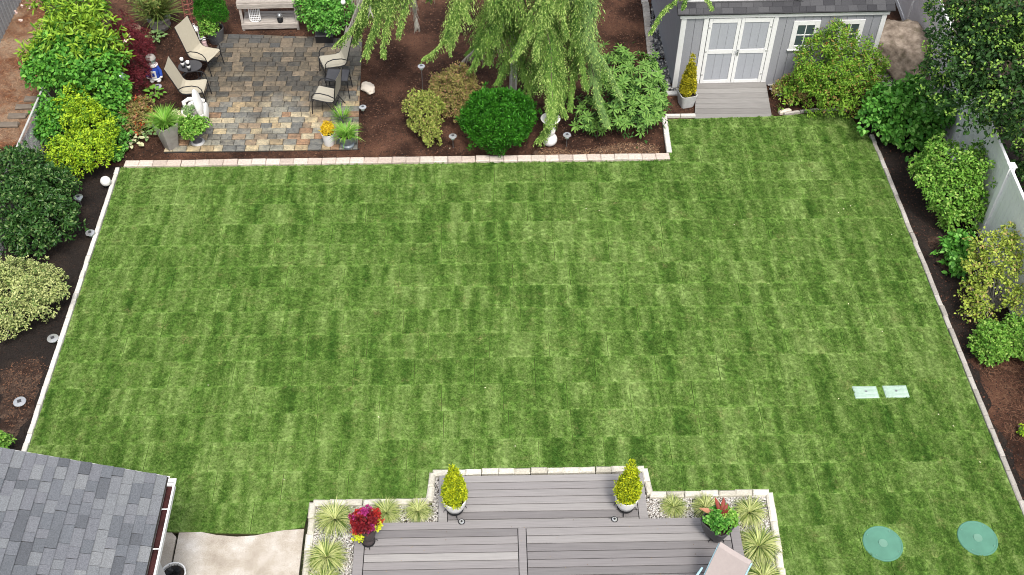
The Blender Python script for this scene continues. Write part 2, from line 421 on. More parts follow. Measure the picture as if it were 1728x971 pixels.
def blades(n, L, wd, spread=.8, droop=1.0, r0=.04, segs=4, up=1.0):
    """arching grass blades as strips; returns V, F (quads)"""
    a = rs.uniform(0, 2*PI, n); tilt = np.abs(rs.normal(0, .5, n))*spread+.12; Ls = L*rs.uniform(.6, 1.1, n)
    V = np.zeros((n, (segs+1)*2, 3)); hd = np.stack([np.cos(a), np.sin(a), 0*a], 1); sdv = np.stack([-np.sin(a), np.cos(a), 0*a], 1)
    p = hd*rs.uniform(0, r0, (n, 1)); ang = tilt.copy()
    for i in range(segs+1):
        t = i/segs; w = wd*(1-t**2)*.5+wd*.04
        V[:, 2*i] = p+sdv*w; V[:, 2*i+1] = p-sdv*w
        st = (Ls/segs)[:, None]
        p = p+st*(hd*np.sin(ang)[:, None]+np.array([0, 0, 1.0])*np.cos(ang)[:, None])
        ang = np.minimum(ang+droop*(.25+.5*rs.rand(n))/segs*2, 2.6)
    V[:, :, 2] = np.maximum(V[:, :, 2], .01)
    b = np.arange(n)[:, None]*(segs+1)*2
    F = np.concatenate([b+np.array([[2*i, 2*i+1, 2*i+3, 2*i+2]]) for i in range(segs)])
    return V.reshape(-1, 3), F

# ------------------------------------------------------------------ polygons
def clip_rect(poly, x0, x1, y0, y1):
    def cl(ps, ins, inter):
        o = []
        for i in range(len(ps)):
            a, b = ps[i-1], ps[i]
            if ins(b):
                if not ins(a): o.append(inter(a, b))
                o.append(b)
            elif ins(a): o.append(inter(a, b))
        return o
    def ix(X): return lambda a, b: (X, a[1]+(b[1]-a[1])*(X-a[0])/(b[0]-a[0]))
    def iy(Y): return lambda a, b: (a[0]+(b[0]-a[0])*(Y-a[1])/(b[1]-a[1]), Y)
    for ins, inter in ((lambda p: p[0] >= x0, ix(x0)), (lambda p: p[0] <= x1, ix(x1)), (lambda p: p[1] >= y0, iy(y0)), (lambda p: p[1] <= y1, iy(y1))):
        poly = cl(poly, ins, inter)
        if len(poly) < 3: return []
    o = []
    for p in poly:
        if not o or math.hypot(p[0]-o[-1][0], p[1]-o[-1][1]) > 1e-3: o.append(p)
    if len(o) > 2 and math.hypot(o[0][0]-o[-1][0], o[0][1]-o[-1][1]) < 1e-3: o.pop()
    return o
def area(p): return .5*sum(p[i-1][0]*p[i][1]-p[i][0]*p[i-1][1] for i in range(len(p)))
def inside(x, y, p):
    c = False; j = len(p)-1
    for i in range(len(p)):
        if (p[i][1] > y) != (p[j][1] > y) and x < (p[j][0]-p[i][0])*(y-p[i][1])/(p[j][1]-p[i][1])+p[i][0]: c = not c
        j = i
    return c
def ragged(poly, amp=.09, step=.16):
    o = []
    for a, b in zip(poly, poly[1:]+poly[:1]):
        n = max(1, int(math.hypot(b[0]-a[0], b[1]-a[1])/step))
        for i in range(n): o.append((a[0]+(b[0]-a[0])*i/n+random.uniform(-amp, amp), a[1]+(b[1]-a[1])*i/n+random.uniform(-amp, amp)))
    return o
def xy(px, py, z=0): q = at(px, py, z); return (q.x, q.y)
def sheet(name, poly, z, mat, kind='structure', parent=None, depth=.05):
    mb = MB(); mb.prism(poly if area(poly) > 0 else poly[::-1], z-depth, z)
    return tag(mb.build(name, mat, parent), kind=kind)

# ------------------------------------------------------------------ setting: ground
mb = MB(); mb.add([(-600, -600, -.06), (600, -600, -.06), (600, 600, -.06), (-600, 600, -.06)], [(0, 1, 2, 3)])
tag(mb.build('ground', M['farground']), kind='structure')
top_bed = [(-9.6, 18.2), (8.8, 18.4), (11, 21), (12.5, 33), (-13, 33), (-8.6, 22.5)]
sheet('bark_mulch_bed', top_bed, 0.0, M['redmulch'])
left_bed = [(-13, 7), (-7.9, 7), (-7.9, 18.75), (-9.4, 18.75), (-10.4, 17.0), (-13, 16.2)]
sheet('black_soil_bed', left_bed, .004, M['blackmulch'])
sheet('dry_soil_patch', ragged([xy(0, 625), xy(40, 608), xy(74, 606), xy(80, 622), xy(52, 690), xy(30, 745), xy(0, 750)]), .009, M['drysoil'])
sheet('needle_covered_slope', [(-16, 17.2), xy(0, 250), xy(35, 245), xy(62, 190), xy(75, 140), xy(95, 90), xy(70, 0), (-12, 30), (-18, 30)], .012, M['needles'])
sheet('right_soil_bed', [(8.85, 5), (14, 5), (14, 21), (8.7, 21), (8.7, 12)], .005, M['blackmulch'])
sheet('bare_brown_bed_strip', ragged([xy(1690, 740), xy(1640, 610), xy(1728, 590), xy(1780, 760), xy(1760, 870)]), .010, M['redmulch'])
sheet('bare_tan_patch', ragged([xy(1560, 395), xy(1590, 400), xy(1606, 440), xy(1600, 462), xy(1582, 440)], .06, .09), .010, M['drysoil'])
sheet('tan_mulch_strip', ragged([xy(900, 266), xy(905, 252), xy(985, 254), xy(1060, 242), xy(1108, 247), xy(1112, 264)], .04, .1), .009, M['drysoil'])

# chips, needles and clods lying on the beds
def litter(name, poly, n, z, mats, L=(.02, .06), w=.35, tilt=.5):
    xs = [p[0] for p in poly]; ys = [p[1] for p in poly]; P = []
    while len(P) < n:
        x, y = random.uniform(min(xs), max(xs)), random.uniform(min(ys), max(ys))
        if inside(x, y, poly): P.append((x, y, z+random.uniform(0.004, .02)))
    P = np.array(P); a = rs.uniform(0, 2*PI, n)
    D = np.stack([np.cos(a), np.sin(a), rs.normal(0, .25, n)], 1); N = rs.normal(size=(n, 3))*tilt*.6; N[:, 2] += 1
    Ls = rs.uniform(L[0], L[1], n); V, F = leaves(P, D, N, Ls, Ls*w, .1, .05)
    mi = np.tile(rs.randint(0, len(mats), n), 2)
    return tag(link(name, npmesh(name, V, F, mats, mi)), kind='stuff')
chip = [plain('dark_bark_chip', (.035, .018, .012), .9), plain('red_bark_chip', (.10, .042, .024), .9), plain('brown_bark_chip', (.16, .085, .05), .9), plain('black_chip', (.014, .011, .01), .9)]
ndl = [plain('tan_needle', (.34, .22, .13), .9), plain('orange_needle', (.32, .14, .06), .9), plain('brown_needle', (.16, .08, .045), .9)]
litter('bark_chips', [(-9, 18.9), (4.1, 18.9), (4.1, 20.3), (8.6, 20.5), (8.6, 21.6), (4.6, 21.6), (4.3, 26.5), (-11, 26.5), (-9, 22)], 42000, 0, chip)
litter('soil_clods', [(-10.5, 8.5), (-8.05, 8.5), (-8.05, 18.5), (-9.4, 18.5), (-10.5, 16.5)], 9000, .004, [chip[0], chip[3], chip[3]], (.015, .04), .7)
litter('soil_clods', [(8.95, 8.5), (10.6, 8.5), (10.5, 17), (9.6, 20), (8.8, 20)], 9000, .005, [chip[0], chip[3], chip[0], chip[1]], (.015, .045), .6)
litter('needle_litter', [(-15, 17.5), xy(0, 250), xy(30, 245), xy(60, 190), xy(75, 140), xy(90, 90), xy(65, 0), (-12, 28), (-16, 28)], 16000, .012, ndl, (.04, .12), .12)
litter('dry_litter', [xy(905, 266), xy(910, 252), xy(985, 254), xy(1060, 242), xy(1108, 247), xy(1114, 264)], 1800, .009, ndl[:1]+ndl[2:]+chip[2:3], (.04, .1), .15)
litter('dry_litter', [xy(2, 625), xy(40, 605), xy(76, 604), xy(80, 620), xy(50, 690), xy(10, 740)], 900, .009, [ndl[2], chip[2], chip[0], chip[0]], (.02, .05), .4)
litter('dry_litter', [xy(1650, 610), xy(1728, 592), xy(1780, 760), xy(1700, 740)], 1800, .01, [ndl[2], chip[1], chip[2]], (.04, .1), .16)

# ------------------------------------------------------------------ lawn of sod rolls
DK = lambda px, py: xy(px, py, 0)
lawn_poly = [(-7.95, 8.6), (-7.96, 18.64), (4.13, 18.72), (4.16, 20.17), (6.9, 20.28), (8.45, 20.42), (8.79, 19.36), (8.86, 12), (8.93, 7.6),
             DK(1330, 1010), DK(1297, 828), DK(1091, 832), DK(1086, 790), DK(730, 797), DK(724, 847), DK(524, 847), DK(514, 892), DK(440, 903), DK(265, 899), (-5.4, 8.6)]
if area(lawn_poly) < 0: lawn_poly = lawn_poly[::-1]
lawn = sheet('lawn', lawn_poly, .012, plain('seam_soil', (.075, .066, .03), .95, .3, 30))
LIDS = [(*xy(1490, 917, .05), .325, 0, 0), (*xy(1650, 908, .05), .325, 0, 0), (*xy(1461, 662, .05), .22, .135, 1), (*xy(1512, 661, .05), .22, .135, 1)]
emit = MB(); nrow = int((20.6-SOD0)/SODW)+2
for r in range(-1, nrow):
    y0 = SOD0+r*SODW; off = random.uniform(0, SODL)
    x = -8.3-off
    while x < 9.2:
        Lr = SODL*random.uniform(.97, 1.03)
        pc = clip_rect(lawn_poly, x+random.uniform(.002, .007), x+Lr-.004, y0+random.uniform(.0, .005), y0+SODW-random.uniform(.001, .005))
        if len(pc) > 2 and abs(area(pc)) > .004:
            if area(pc) < 0: pc = pc[::-1]
            cx = sum(p[0] for p in pc)/len(pc); cyy = sum(p[1] for p in pc)/len(pc)
            h = random.uniform(.026, .036); tx, ty = random.uniform(-.004, .004), random.uniform(-.006, .006)
            q = [(p[0]-cx, p[1]-cyy) for p in pc]; n = len(q); m2 = MB()
            m2.add([(a, b, .0) for a, b in q]+[(a, b, h+a*tx+b*ty) for a, b in q], [tuple(range(n, 2*n))]+[(i, (i+1) % n, n+(i+1) % n, n+i) for i in range(n)])
            m2.build('sod_roll', M['sod'], lawn, loc=(cx, cyy, .013))
            k = .93
            if any(abs(cx-l[0]) < 1 and abs(cyy-l[1]) < .7 for l in LIDS):
                g_ = .05; xx = min(a for a, b in pc)+g_/2
                while xx < max(a for a, b in pc):
                    y_ = min(b for a, b in pc)+g_/2
                    while y_ < max(b for a, b in pc):
                        if not any((abs(xx-l[0]) < l[2]+.03 and abs(y_-l[1]) < l[3]+.03) if l[4] else math.hypot(xx-l[0], y_-l[1]) < l[2]+.03 for l in LIDS) and inside(xx, y_, pc):
                            emit.add([(xx-g_/2, y_-g_/2, .013+h), (xx+g_/2, y_-g_/2, .013+h), (xx+g_/2, y_+g_/2, .013+h), (xx-g_/2, y_+g_/2, .013+h)], [(0, 1, 2, 3)])
                        y_ += g_
                    xx += g_
                x += Lr; continue
            emit.add([(cx+a*(1-.02/max(.1, abs(a)+.001) if abs(a) > .02 else .6), cyy+b*(1-.018/max(.1, abs(b)+.001) if abs(b) > .02 else .6), .013+h) for a, b in q], [tuple(range(n))])
        x += Lr
# grass blades: tufts scattered on the turf with geometry nodes
tuftcol = bpy.data.collections.new('tufts')
tme = []
for k in range(3):
    V, F = blades(16, .05, .007, 1.1, 1.2, .03, 2)
    tme.append(npmesh('tuft', V, F, M['blade']))
def scatter(name, emitter_me, meshes, density, smin, smax, kind='stuff'):
    o = tag(link(name, emitter_me), kind=kind)
    ng = bpy.data.node_groups.new(name, 'GeometryNodeTree')
    ng.interface.new_socket('Geometry', in_out='INPUT', socket_type='NodeSocketGeometry')
    ng.interface.new_socket('Geometry', in_out='OUTPUT', socket_type='NodeSocketGeometry')
    N = ng.nodes; gi = N.new('NodeGroupInput'); go = N.new('NodeGroupOutput')
    j = N.new('GeometryNodeJoinGeometry')
    for i, me in enumerate(meshes):
        d = N.new('GeometryNodeDistributePointsOnFaces'); d.inputs['Density'].default_value = density/len(meshes); d.inputs['Seed'].default_value = i+3
        ng.links.new(gi.outputs[0], d.inputs['Mesh'])
        # the tuft mesh enters through a hidden-from-nothing mesh line: rebuilt as object info
        ob = bpy.data.objects.new('tuft', me)
        oi = N.new('GeometryNodeObjectInfo'); oi.inputs['Object'].default_value = ob
        ip = N.new('GeometryNodeInstanceOnPoints'); ng.links.new(d.outputs['Points'], ip.inputs['Points']); ng.links.new(oi.outputs['Geometry'], ip.inputs['Instance'])
        rv = N.new('FunctionNodeRandomValue'); rv.data_type = 'FLOAT_VECTOR'; rv.inputs[0].default_value = (0, 0, 0); rv.inputs[1].default_value = (.25, .25, 6.28)
        ng.links.new(rv.outputs[0], ip.inputs['Rotation'])
        r2 = N.new('FunctionNodeRandomValue'); r2.inputs[2].default_value = smin; r2.inputs[3].default_value = smax; r2.inputs['Seed'].default_value = 5
        ng.links.new(r2.outputs[1], ip.inputs['Scale'])
        ng.links.new(ip.outputs[0], j.inputs[0])
    ng.links.new(j.outputs[0], go.inputs[0])
    md = o.modifiers.new('scatter', 'NODES'); md.node_group = ng
    return o
scatter('grass', emit.mesh('grass', M['blade']), tme, 900, .5, 1.0)
# fallen petals and leaves on the lawn
fp = []
for px, py in [(1424, 352), (1436, 347), (1415, 358), (1370, 290), (1505, 395), (990, 352), (1010, 355), (760, 250), (1432, 512), (820, 655), (350, 650), (640, 705), (1490, 560), (868, 753), (1610, 720), (1415, 672), (1655, 781), (1585, 700), (480, 810), (1240, 380)]:
    P = at(px, py, .07); fp.append(P)
P = np.array(fp); V, F = leaves(P, rs.normal(size=P.shape)*np.array([1, 1, .1]), np.array([0, 0, 1])+rs.normal(size=P.shape)*.2, .03, .02)
tag(link('fallen_petals', npmesh('fallen_petals', V, F, plain('pale_petal', (.75, .72, .5), .7))), kind='stuff')

# ------------------------------------------------------------------ kerbs and edging
def brickmesh(l, w, h, mat, jit=.004, n=5, ch=.014):
    return [MB().cbox((0, 0, h/2), (l, w, h), ch, 0, jit).mesh('brick', mat) for _ in range(n)]
def edging(name, label, pts, l, w, h, mat, cat='edging', gap=.006, z=0, jr=.01, jit=.004, ch=.014, inset=0):
    root = thing(name, label, cat, (pts[0][0], pts[0][1], 0)); ms = brickmesh(1, 1, 1, mat, .0, 1)
    base = [MB().cbox((0, 0, h/2), (l-gap, w, h), ch, 0, jit).mesh('brick', mat) for _ in range(6)]
    for a, b in zip(pts[:-1], pts[1:]):
        d = Vector((b[0]-a[0], b[1]-a[1])); n = max(1, round(d.length/l)); s = d.length/(n*l); ang = math.atan2(d.y, d.x)
        for i in range(n):
            c = Vector(a)+d*((i+.5)/n)
            link('brick', random.choice(base), root, (c.x-pts[0][0]+random.uniform(-jr, jr)*.5, c.y-pts[0][1]+random.uniform(-jr, jr)*.5, z+random.uniform(-.004, .004)),
                 (0, 0, ang+random.uniform(-.02, .02)+(PI if random.random() < .5 else 0)), (s, 1, 1))
    return root
edging('lawn_edging', 'pinkish tan paver kerb along the back of the lawn in front of the mulch bed', [(-7.9, 18.75), (4.12, 18.84)], .305, .19, .09, M['pinkbrick'])
edging('lawn_edging', 'white block kerb down the left side of the lawn beside the black soil', [(-8.02, 18.62), (-8.0, 8.2)], .21, .085, .09, M['whitebrick'], jr=.006)
edging('lawn_edging', 'short pale kerb running from the tan paver corner up to the shed ramp corner', [(4.13, 18.98), (4.17, 20.25)], .3, .12, .09, M['whitebrick'])
edging('lawn_edging', 'thin white kerb between the square conifer planter and the lawn', [(4.2, 20.31), (4.9, 20.31)], .35, .07, .09, M['whitebrick'])
edging('lawn_edging', 'thin grey stone kerb along the lawn below the yellow green shrub by the shed', [(6.98, 20.36), (7.75, 20.5), (8.5, 20.55)], .38, .06, .08, M['greybrick'])
edging('lawn_edging', 'grey block kerb down the right side of the lawn beside the dark soil', [(8.83, 19.55), (8.9, 14), (8.97, 7.8)], .30, .09, .08, M['greybrick'], jr=.012)
def kp(px, py): return xy(px, py, .1)
edging('deck_edging', 'cream rounded block kerb wrapping around the deck and its gravel beds',
       [kp(514, 985), kp(528, 848), kp(724, 845), kp(730, 797), kp(1087, 790), kp(1097, 834), kp(1298, 830), kp(1323, 985)], .275, .115, .11, M['creambrick'], jr=.014, jit=.007, ch=.024)

# ------------------------------------------------------------------ paved patio
pat = [(-7.14, 19.17), (-2.84, 19.22), (-3.02, 23.5), (-6.5, 23.75)]
patio = sheet('patio', pat, .02, M['joint'], depth=.06)
px0, rows = -7.2, 21; rh = 4.55/23
cells = []
for r in range(24):
    y = 19.19+r*rh; off = random.uniform(0, .3)
    x = px0-off
    while x < -2.7:
        w = random.choice((.30, .30, .30, .2, .25))
        cells.append((x, y, w)); x += w
big = []
def pave_piece(pc, parent, mat, z0, h, gap=.008, name='paver'):
    cx = sum(p[0] for p in pc)/len(pc); cyy = sum(p[1] for p in pc)/len(pc)
    q = [(p[0]-cx, p[1]-cyy) for p in pc]; n = len(q); m2 = MB(); k1 = 1-.02/max(.12, max(abs(a) for a, b in q)); k2 = 1-.02/max(.09, max(abs(b) for a, b in q))
    t1, t2 = random.uniform(-.02, .02), random.uniform(-.02, .02)
    m2.add([(a, b, 0) for a, b in q]+[(a, b, h-.008) for a, b in q]+[(a*k1, b*k2, h+a*t1+b*t2) for a, b in q],
           [tuple(range(2*n, 3*n))]+[(l+i, l+(i+1) % n, l+n+(i+1) % n, l+n+i) for l in (0, n) for i in range(n)])
    m2.v = [(a+cx, b+cyy, c+z0) for a, b, c in m2.v] if parent is None else m2.v
    return m2, (cx, cyy, z0)
pieces = []
for x, y, w in cells:
    pc = clip_rect(pat, x+.005, x+w-.005, y+.005, y+rh-.005)
    if len(pc) > 2 and abs(area(pc)) > .003:
        pieces.append(pc if area(pc) > 0 else pc[::-1])
pieces.sort(key=lambda p: (p[0][1]))
rest = MB()
for i, pc in enumerate(pieces):
    h = .026+random.uniform(0, .008)
    if i < 300:
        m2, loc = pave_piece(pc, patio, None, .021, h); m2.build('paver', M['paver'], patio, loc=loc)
    else:
        m2, loc = pave_piece(pc, None, None, .021, h); rest.add(m2.v, m2.f)
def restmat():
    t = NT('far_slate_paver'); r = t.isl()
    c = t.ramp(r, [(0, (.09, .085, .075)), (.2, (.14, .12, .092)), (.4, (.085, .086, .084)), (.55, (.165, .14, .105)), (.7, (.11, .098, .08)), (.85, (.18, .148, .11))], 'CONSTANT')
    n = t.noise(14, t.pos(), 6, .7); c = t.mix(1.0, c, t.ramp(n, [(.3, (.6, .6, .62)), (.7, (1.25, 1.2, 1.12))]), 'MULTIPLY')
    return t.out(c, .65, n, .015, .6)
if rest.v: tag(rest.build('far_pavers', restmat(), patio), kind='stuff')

# ------------------------------------------------------------------ deck
Z1, Z2 = .16, .32
dk1 = thing('lower_deck_platform', 'lower grey board platform stepping down to the lawn between the two yellow conifers', 'deck', (0, 0, 0))
a, b = at(741, 803, Z1), at(1085, 799, Z1)
x0, x1, yT = a.x, b.x, (a.y+b.y)/2
c_, d_ = at(600, 886, Z2), at(1244, 869, Z2)
X0, X1, YT = c_.x, d_.x, (c_.y+d_.y)/2
BW = .142
y = yT
MB().box(((x0+x1)/2, (yT+YT)/2-.2, Z1/2-.04), (x1-x0-.02, yT-YT+.4, Z1-.02)).build('skirt', M['black'], dk1)
edge = .16
bw_me = lambda l, w: MB().cbox((0, 0, 0), (l, w-.003, .028), .004).mesh('board', M['deck'])
lb = bw_me(x1-x0-2*edge, BW-.009)
while y-BW > YT-.14:
    link('board', lb, dk1, ((x0+x1)/2, y-BW/2, Z1-.014)); y -= BW
for xx in (x0+edge/2-.004, x1-edge/2+.004):
    link('border_board', bw_me(yT-YT+.1, edge-.012), dk1, (xx, (yT+YT)/2-.05, Z1-.014), (0, 0, PI/2))
dk2 = thing('main_deck', 'upper grey composite board deck with a centre divider board at the bottom of the yard', 'deck', (0, 0, 0))
yb = 6.2
MB().box(((X0+X1)/2, (YT+yb)/2, Z2/2-.04), (X1-X0-.04, YT-yb-.04, Z2-.02)).build('skirt', M['black'], dk2)
link('fascia_board', MB().box((0, 0, 0), (X1-X0, .02, .15)).mesh('board', M['deck']), dk2, ((X0+X1)/2, YT-.012, Z2-.11))
link('border_board', bw_me(X1-X0, BW-.008), dk2, ((X0+X1)/2, YT-BW/2, Z2-.014))
for xx in (X0+.085, X1-.085):
    link('border_board', bw_me(YT-yb-BW, .158), dk2, (xx, (YT+yb-BW)/2, Z2-.014), (0, 0, PI/2))
xm = at(882, 930, Z2).x
link('divider_board', bw_me(YT-yb-BW, .125), dk2, (xm, (YT+yb-BW)/2, Z2-.014), (0, 0, PI/2))
for xa, xb in ((X0+.17, xm-.068), (xm+.068, X1-.17)):
    me = bw_me(xb-xa-.01, BW-.009); y = YT-BW
    while y-BW > yb:
        link('board', me, dk2, ((xa+xb)/2, y-BW/2, Z2-.014)); y -= BW
dbp = []
for _ in range(70): dbp.append((random.uniform(X0, X1), random.uniform(7.4, YT), Z2+.006))
P = np.array(dbp); V, F = leaves(P, rs.normal(size=P.shape)*np.array([1, 1, .1]), np.array([0, 0, 1])+rs.normal(size=P.shape)*.2, rs.uniform(.012, .03, len(P)), .010)
tag(link('deck_debris', npmesh('deck_debris', V, F, [plain('dry_leaf_bit', (.30, .22, .12), .8), plain('brown_leaf_bit', (.14, .09, .05), .8)], np.tile(rs.randint(0, 2, len(P)), 2))), kind='stuff')
# round inset lights
for i, (px, py) in enumerate(((779, 881), (1037, 877))):
    P = at(px, py, Z2)
    t = thing('deck_light', ('round silver deck light under the left yellow conifer', 'round silver deck light under the right yellow conifer')[i], 'light', P, 0, 'round lights set in the deck edge')
    MB().lathe([(.055, 0), (.058, .008), (.048, .014), (.043, .012)], 20).build('rim', M['black'], t, True)
    MB().lathe([(.042, .0), (.042, .013), (.02, .016), (.0001, .016)], 18).build('lens', M['silver'], t, True)
    MB().box((0, .003, .02), (.03, .03, .006), .7).build('cap', M['black'], t)

# ------------------------------------------------------------------ gravel
def pebble_me(name, poly, n, z, smin, smax, mats, flat=.6):
    t = (1+5**.5)/2
    xs = [p[0] for p in poly]; ys = [p[1] for p in poly]; P = []
    while len(P) < n:
        x, y = random.uniform(min(xs), max(xs)), random.uniform(min(ys), max(ys))
        if inside(x, y, poly): P.append((x, y, z))
    P = np.array(P); o = np.array([(1, 0, 0), (-1, 0, 0), (0, 1, 0), (0, -1, 0), (0, 0, 1), (0, 0, -1), (.62, .62, .4), (-.62, .62, .35), (-.62, -.62, .4), (.62, -.62, .35)])
    f = np.array([(0, 6, 4), (6, 2, 4), (2, 7, 4), (7, 1, 4), (1, 8, 4), (8, 3, 4), (3, 9, 4), (9, 0, 4), (0, 5, 6), (6, 5, 2), (2, 5, 7), (7, 5, 1), (1, 5, 8), (8, 5, 3), (3, 5, 9), (9, 5, 0)])
    s = rs.uniform(smin, smax, (n, 1, 1)); V = o[None]*s*rs.uniform(.75, 1.25, (n, 10, 1)); V = V*rs.uniform(.65, 1.2, (n, 1, 3)); V[:, :, 2] *= flat
    a = rs.uniform(0, 6.28, n); ca, sa = np.cos(a)[:, None], np.sin(a)[:, None]
    X = V[:, :, 0]*ca-V[:, :, 1]*sa; Y = V[:, :, 0]*sa+V[:, :, 1]*ca; V = np.stack([X, Y, V[:, :, 2]], 2)+P[:, None]+np.array([0, 0, 1])*s*.4
    F = (np.arange(n)[:, None, None]*10+f[None]).reshape(-1, 3)
    mi = np.repeat(rs.randint(0, len(mats), n), 16)
    return npmesh(name, V.reshape(-1, 3), F, mats, mi)
pg = [plain('light_grey_pebble', (.62, .60, .57), .8), plain('mid_grey_pebble', (.40, .385, .36), .8), plain('brownish_pebble', (.24, .21, .18), .8), plain('white_pebble', (.76, .74, .70), .8), plain('pale_pebble', (.55, .52, .48), .8)]
gl = [kp(520, 990), kp(532, 853), kp(729, 850), kp(736, 800), (x0, yT), (x0, YT), (X0, YT), (X0, 7.6)]
gr_ = [kp(1082, 795), kp(1092, 838), kp(1293, 834), kp(1316, 990), (X1, 7.6), (X1, YT), (x1, YT), (x1, yT)]
for i, g in enumerate((gl, gr_)):
    sheet('gravel_bed', g, .03, M['joint'])
    tag(link('gravel', pebble_me('gravel', g, 11000, .034, .009, .019, pg)), kind='stuff')

# ------------------------------------------------------------------ concrete slab
slab_r = xy(513, 894, .05); slab_l = xy(262, 899, .05)
wav = [(302, 899), (340, 898), (365, 903), (400, 906), (430, 904), (455, 899), (480, 895), (513, 893)]
sl2 = [xy(px, py, .05) for px, py in wav]+[(slab_r[0]-.0, 7.3), (xy(297, 930, .05)[0], 7.3)]
sheet('concrete_slab', sl2, .05, M['concrete'])
sl1 = [(-6.0, 7.3), (-6.0, slab_l[1])]+[xy(262, 899, .05), xy(290, 899, .05), xy(297, 906, .05)]+[(xy(297, 930, .05)[0]-.012, 7.3)]
sheet('concrete_slab', sl1, .05, M['concrete'])
#PART2
# ------------------------------------------------------------------ house roof at the lower left
EX, EY, EZ = -4.54, 8.86, 2.70
SL = .36; ca_, sa_ = math.cos(math.atan(SL)), math.sin(math.atan(SL))
house = thing('house', 'house corner with blue grey shingle roof and white gutter at the lower left', 'house', (EX, EY, 0))
rw = 7.5
MB().box((-rw/2-.35, -3.6, 1.3), (rw, 6.2, 2.6)).build('wall', plain('house_wall', (.45, .45, .46), .7, .05), house)
rm = Matrix.Rotation(math.atan(SL), 3, 'Y')
roof = MB(); L_ = rw/ca_+.3
roof.box((-L_/2*ca_, -3.4, EZ+L_/2*sa_-.05), (L_, 6.78, .06), 0, rm)
roof = roof.build('roof', M['joint'], house)
EXPO = .146; shm = {}
def shingle_me(w, l=EXPO+.02):
    k = round(w, 2)
    if k not in shm:
        m = MB(); x0_, x1_, y_ = -l/2, l/2, k/2-.003
        m.add([(x0_, -y_, 0), (x1_, -y_, 0), (x1_, y_, 0), (x0_, y_, 0), (x0_, -y_, .003), (x1_, -y_, .020), (x1_, y_, .020), (x0_, y_, .003)],
              [(3, 2, 1, 0), (4, 5, 6, 7), (0, 1, 5, 4), (1, 2, 6, 5), (2, 3, 7, 6), (3, 0, 4, 7)])
        shm[k] = m.mesh('shingle', M['shingle'])
    return shm[k]
far = MB(); cnt = 0
for i in range(20):
    s = .02+EXPO*(i+.5); y = .0-random.uniform(0, .0)
    while y > -2.4:
        w = random.choice((.14, .17, .2, .24, .28, .33)); 
        if y-w < -2.5: break
        yy = y-w/2
        px_ok = (i < 17 and yy > -1.9)
        loc = (-s*ca_, yy, EZ+s*sa_-.018+random.choice((0, 0, .006, .01)))
        if px_ok and cnt < 300:
            link('shingle', shingle_me(w), house, loc, (0, math.atan(SL), 0)); cnt += 1
        else:
            far.box(loc, (EXPO+.01, w-.01, .006), 0, rm)
        y -= w
for i in range(20, 52):
    s = .02+EXPO*(i+.5); far.box((-s*ca_, -3.4, EZ+s*sa_-.016), (EXPO-.008, 6.75, .006), 0, rm)
for i in range(20):
    s = .02+EXPO*(i+.5); far.box((-s*ca_, -4.63, EZ+s*sa_-.016), (EXPO-.008, 4.25, .006), 0, rm)
tag(far.build('far_shingles', M['shingle'], house), kind='stuff')
MB().box((-L_/2*ca_, .004, EZ+L_/2*sa_-.10), (L_, .02, .13), 0, rm).build('rake_board', M['white'], house)
g = MB(); gy0, gy1 = -6.7, -.10
g.box((.035, (gy0+gy1)/2, EZ-.155), (.13, gy1-gy0, .008)); g.box((-.025, (gy0+gy1)/2, EZ-.095), (.008, gy1-gy0, .11)); g.box((.098, (gy0+gy1)/2, EZ-.10), (.008, gy1-gy0, .11))
g.box((.102, (gy0+gy1)/2, EZ-.045), (.026, gy1-gy0, .012)); g.box((.035, gy1+.004, EZ-.095), (.13, .008, .13)); g.cbox((.062, gy1+.035, EZ-.045), (.115, .09, .03), .008)
g.box((.035, gy1-.02, EZ-.047), (.12, .025, .008))
gut = g.build('gutter', M['white'], house)
MB().box((.035, (gy0+gy1)/2, EZ-.135), (.118, gy1-gy0-.01, .03)).build('leaf_debris', M['gutterdirt'], gut)
for i in range(9):
    MB().box((0, 0, 0), (.13, .014, .006)).build('gutter_strap', M['white'], gut, loc=(.036, gy1-.42-i*.62, EZ-.043))

# ------------------------------------------------------------------ shed
SH = thing('shed', 'grey garden shed with white trim, double doors and two small windows at the back right', 'shed', (4.50, 21.37, 0), .028)
SWD, SHH, SDP = 4.73, 2.05, 3.6
w = MB()
w.box((SWD/2, .09+SDP/2, SHH/2), (SWD-.06, SDP, SHH)); w.build('wall', M['siding'], SH)
def board(name, x0, x1, z0, z1, y=0.0, th=.03, mat='white', par=SH):
    return MB().cbox((0, 0, 0), (x1-x0, z1-z0, th), .004).build(name, M[mat] if isinstance(mat, str) else mat, par, loc=((x0+x1)/2, y, (z0+z1)/2), rot=(PI/2, 0, 0))
wallp = .075
xs = [.0, .12]; x = .12
edges = [.12, .32, .52, 2.23, 2.43, 2.63, 2.83, 3.03, 3.23, 3.43, 3.63, 3.83, 4.03, 4.23, 4.43, 4.62]
for a_, b_ in zip(edges[:-1], edges[1:]):
    if a_ == .52: continue
    board('siding_panel', a_+.003, b_-.003, .02, SHH-.02, .072, .03, 'siding')
for k in range(18):
    MB().box((0, 0, 0), (.03, .194, SHH-.06)).build('siding_panel', M['siding'], SH, loc=(.03-.004, .2+k*.2, SHH/2))
board('corner_board', .0, .12, .0, SHH-.03, .05); board('corner_board', 4.62, SWD, 0, SHH-.03, .05)
board('door_casing', .52, .63, .1, SHH-.12, .045); board('door_casing', 2.125, 2.235, .1, SHH-.12, .045)
board('top_trim', -.04, SWD+.04, SHH-.1, SHH+.01, .035, .05)
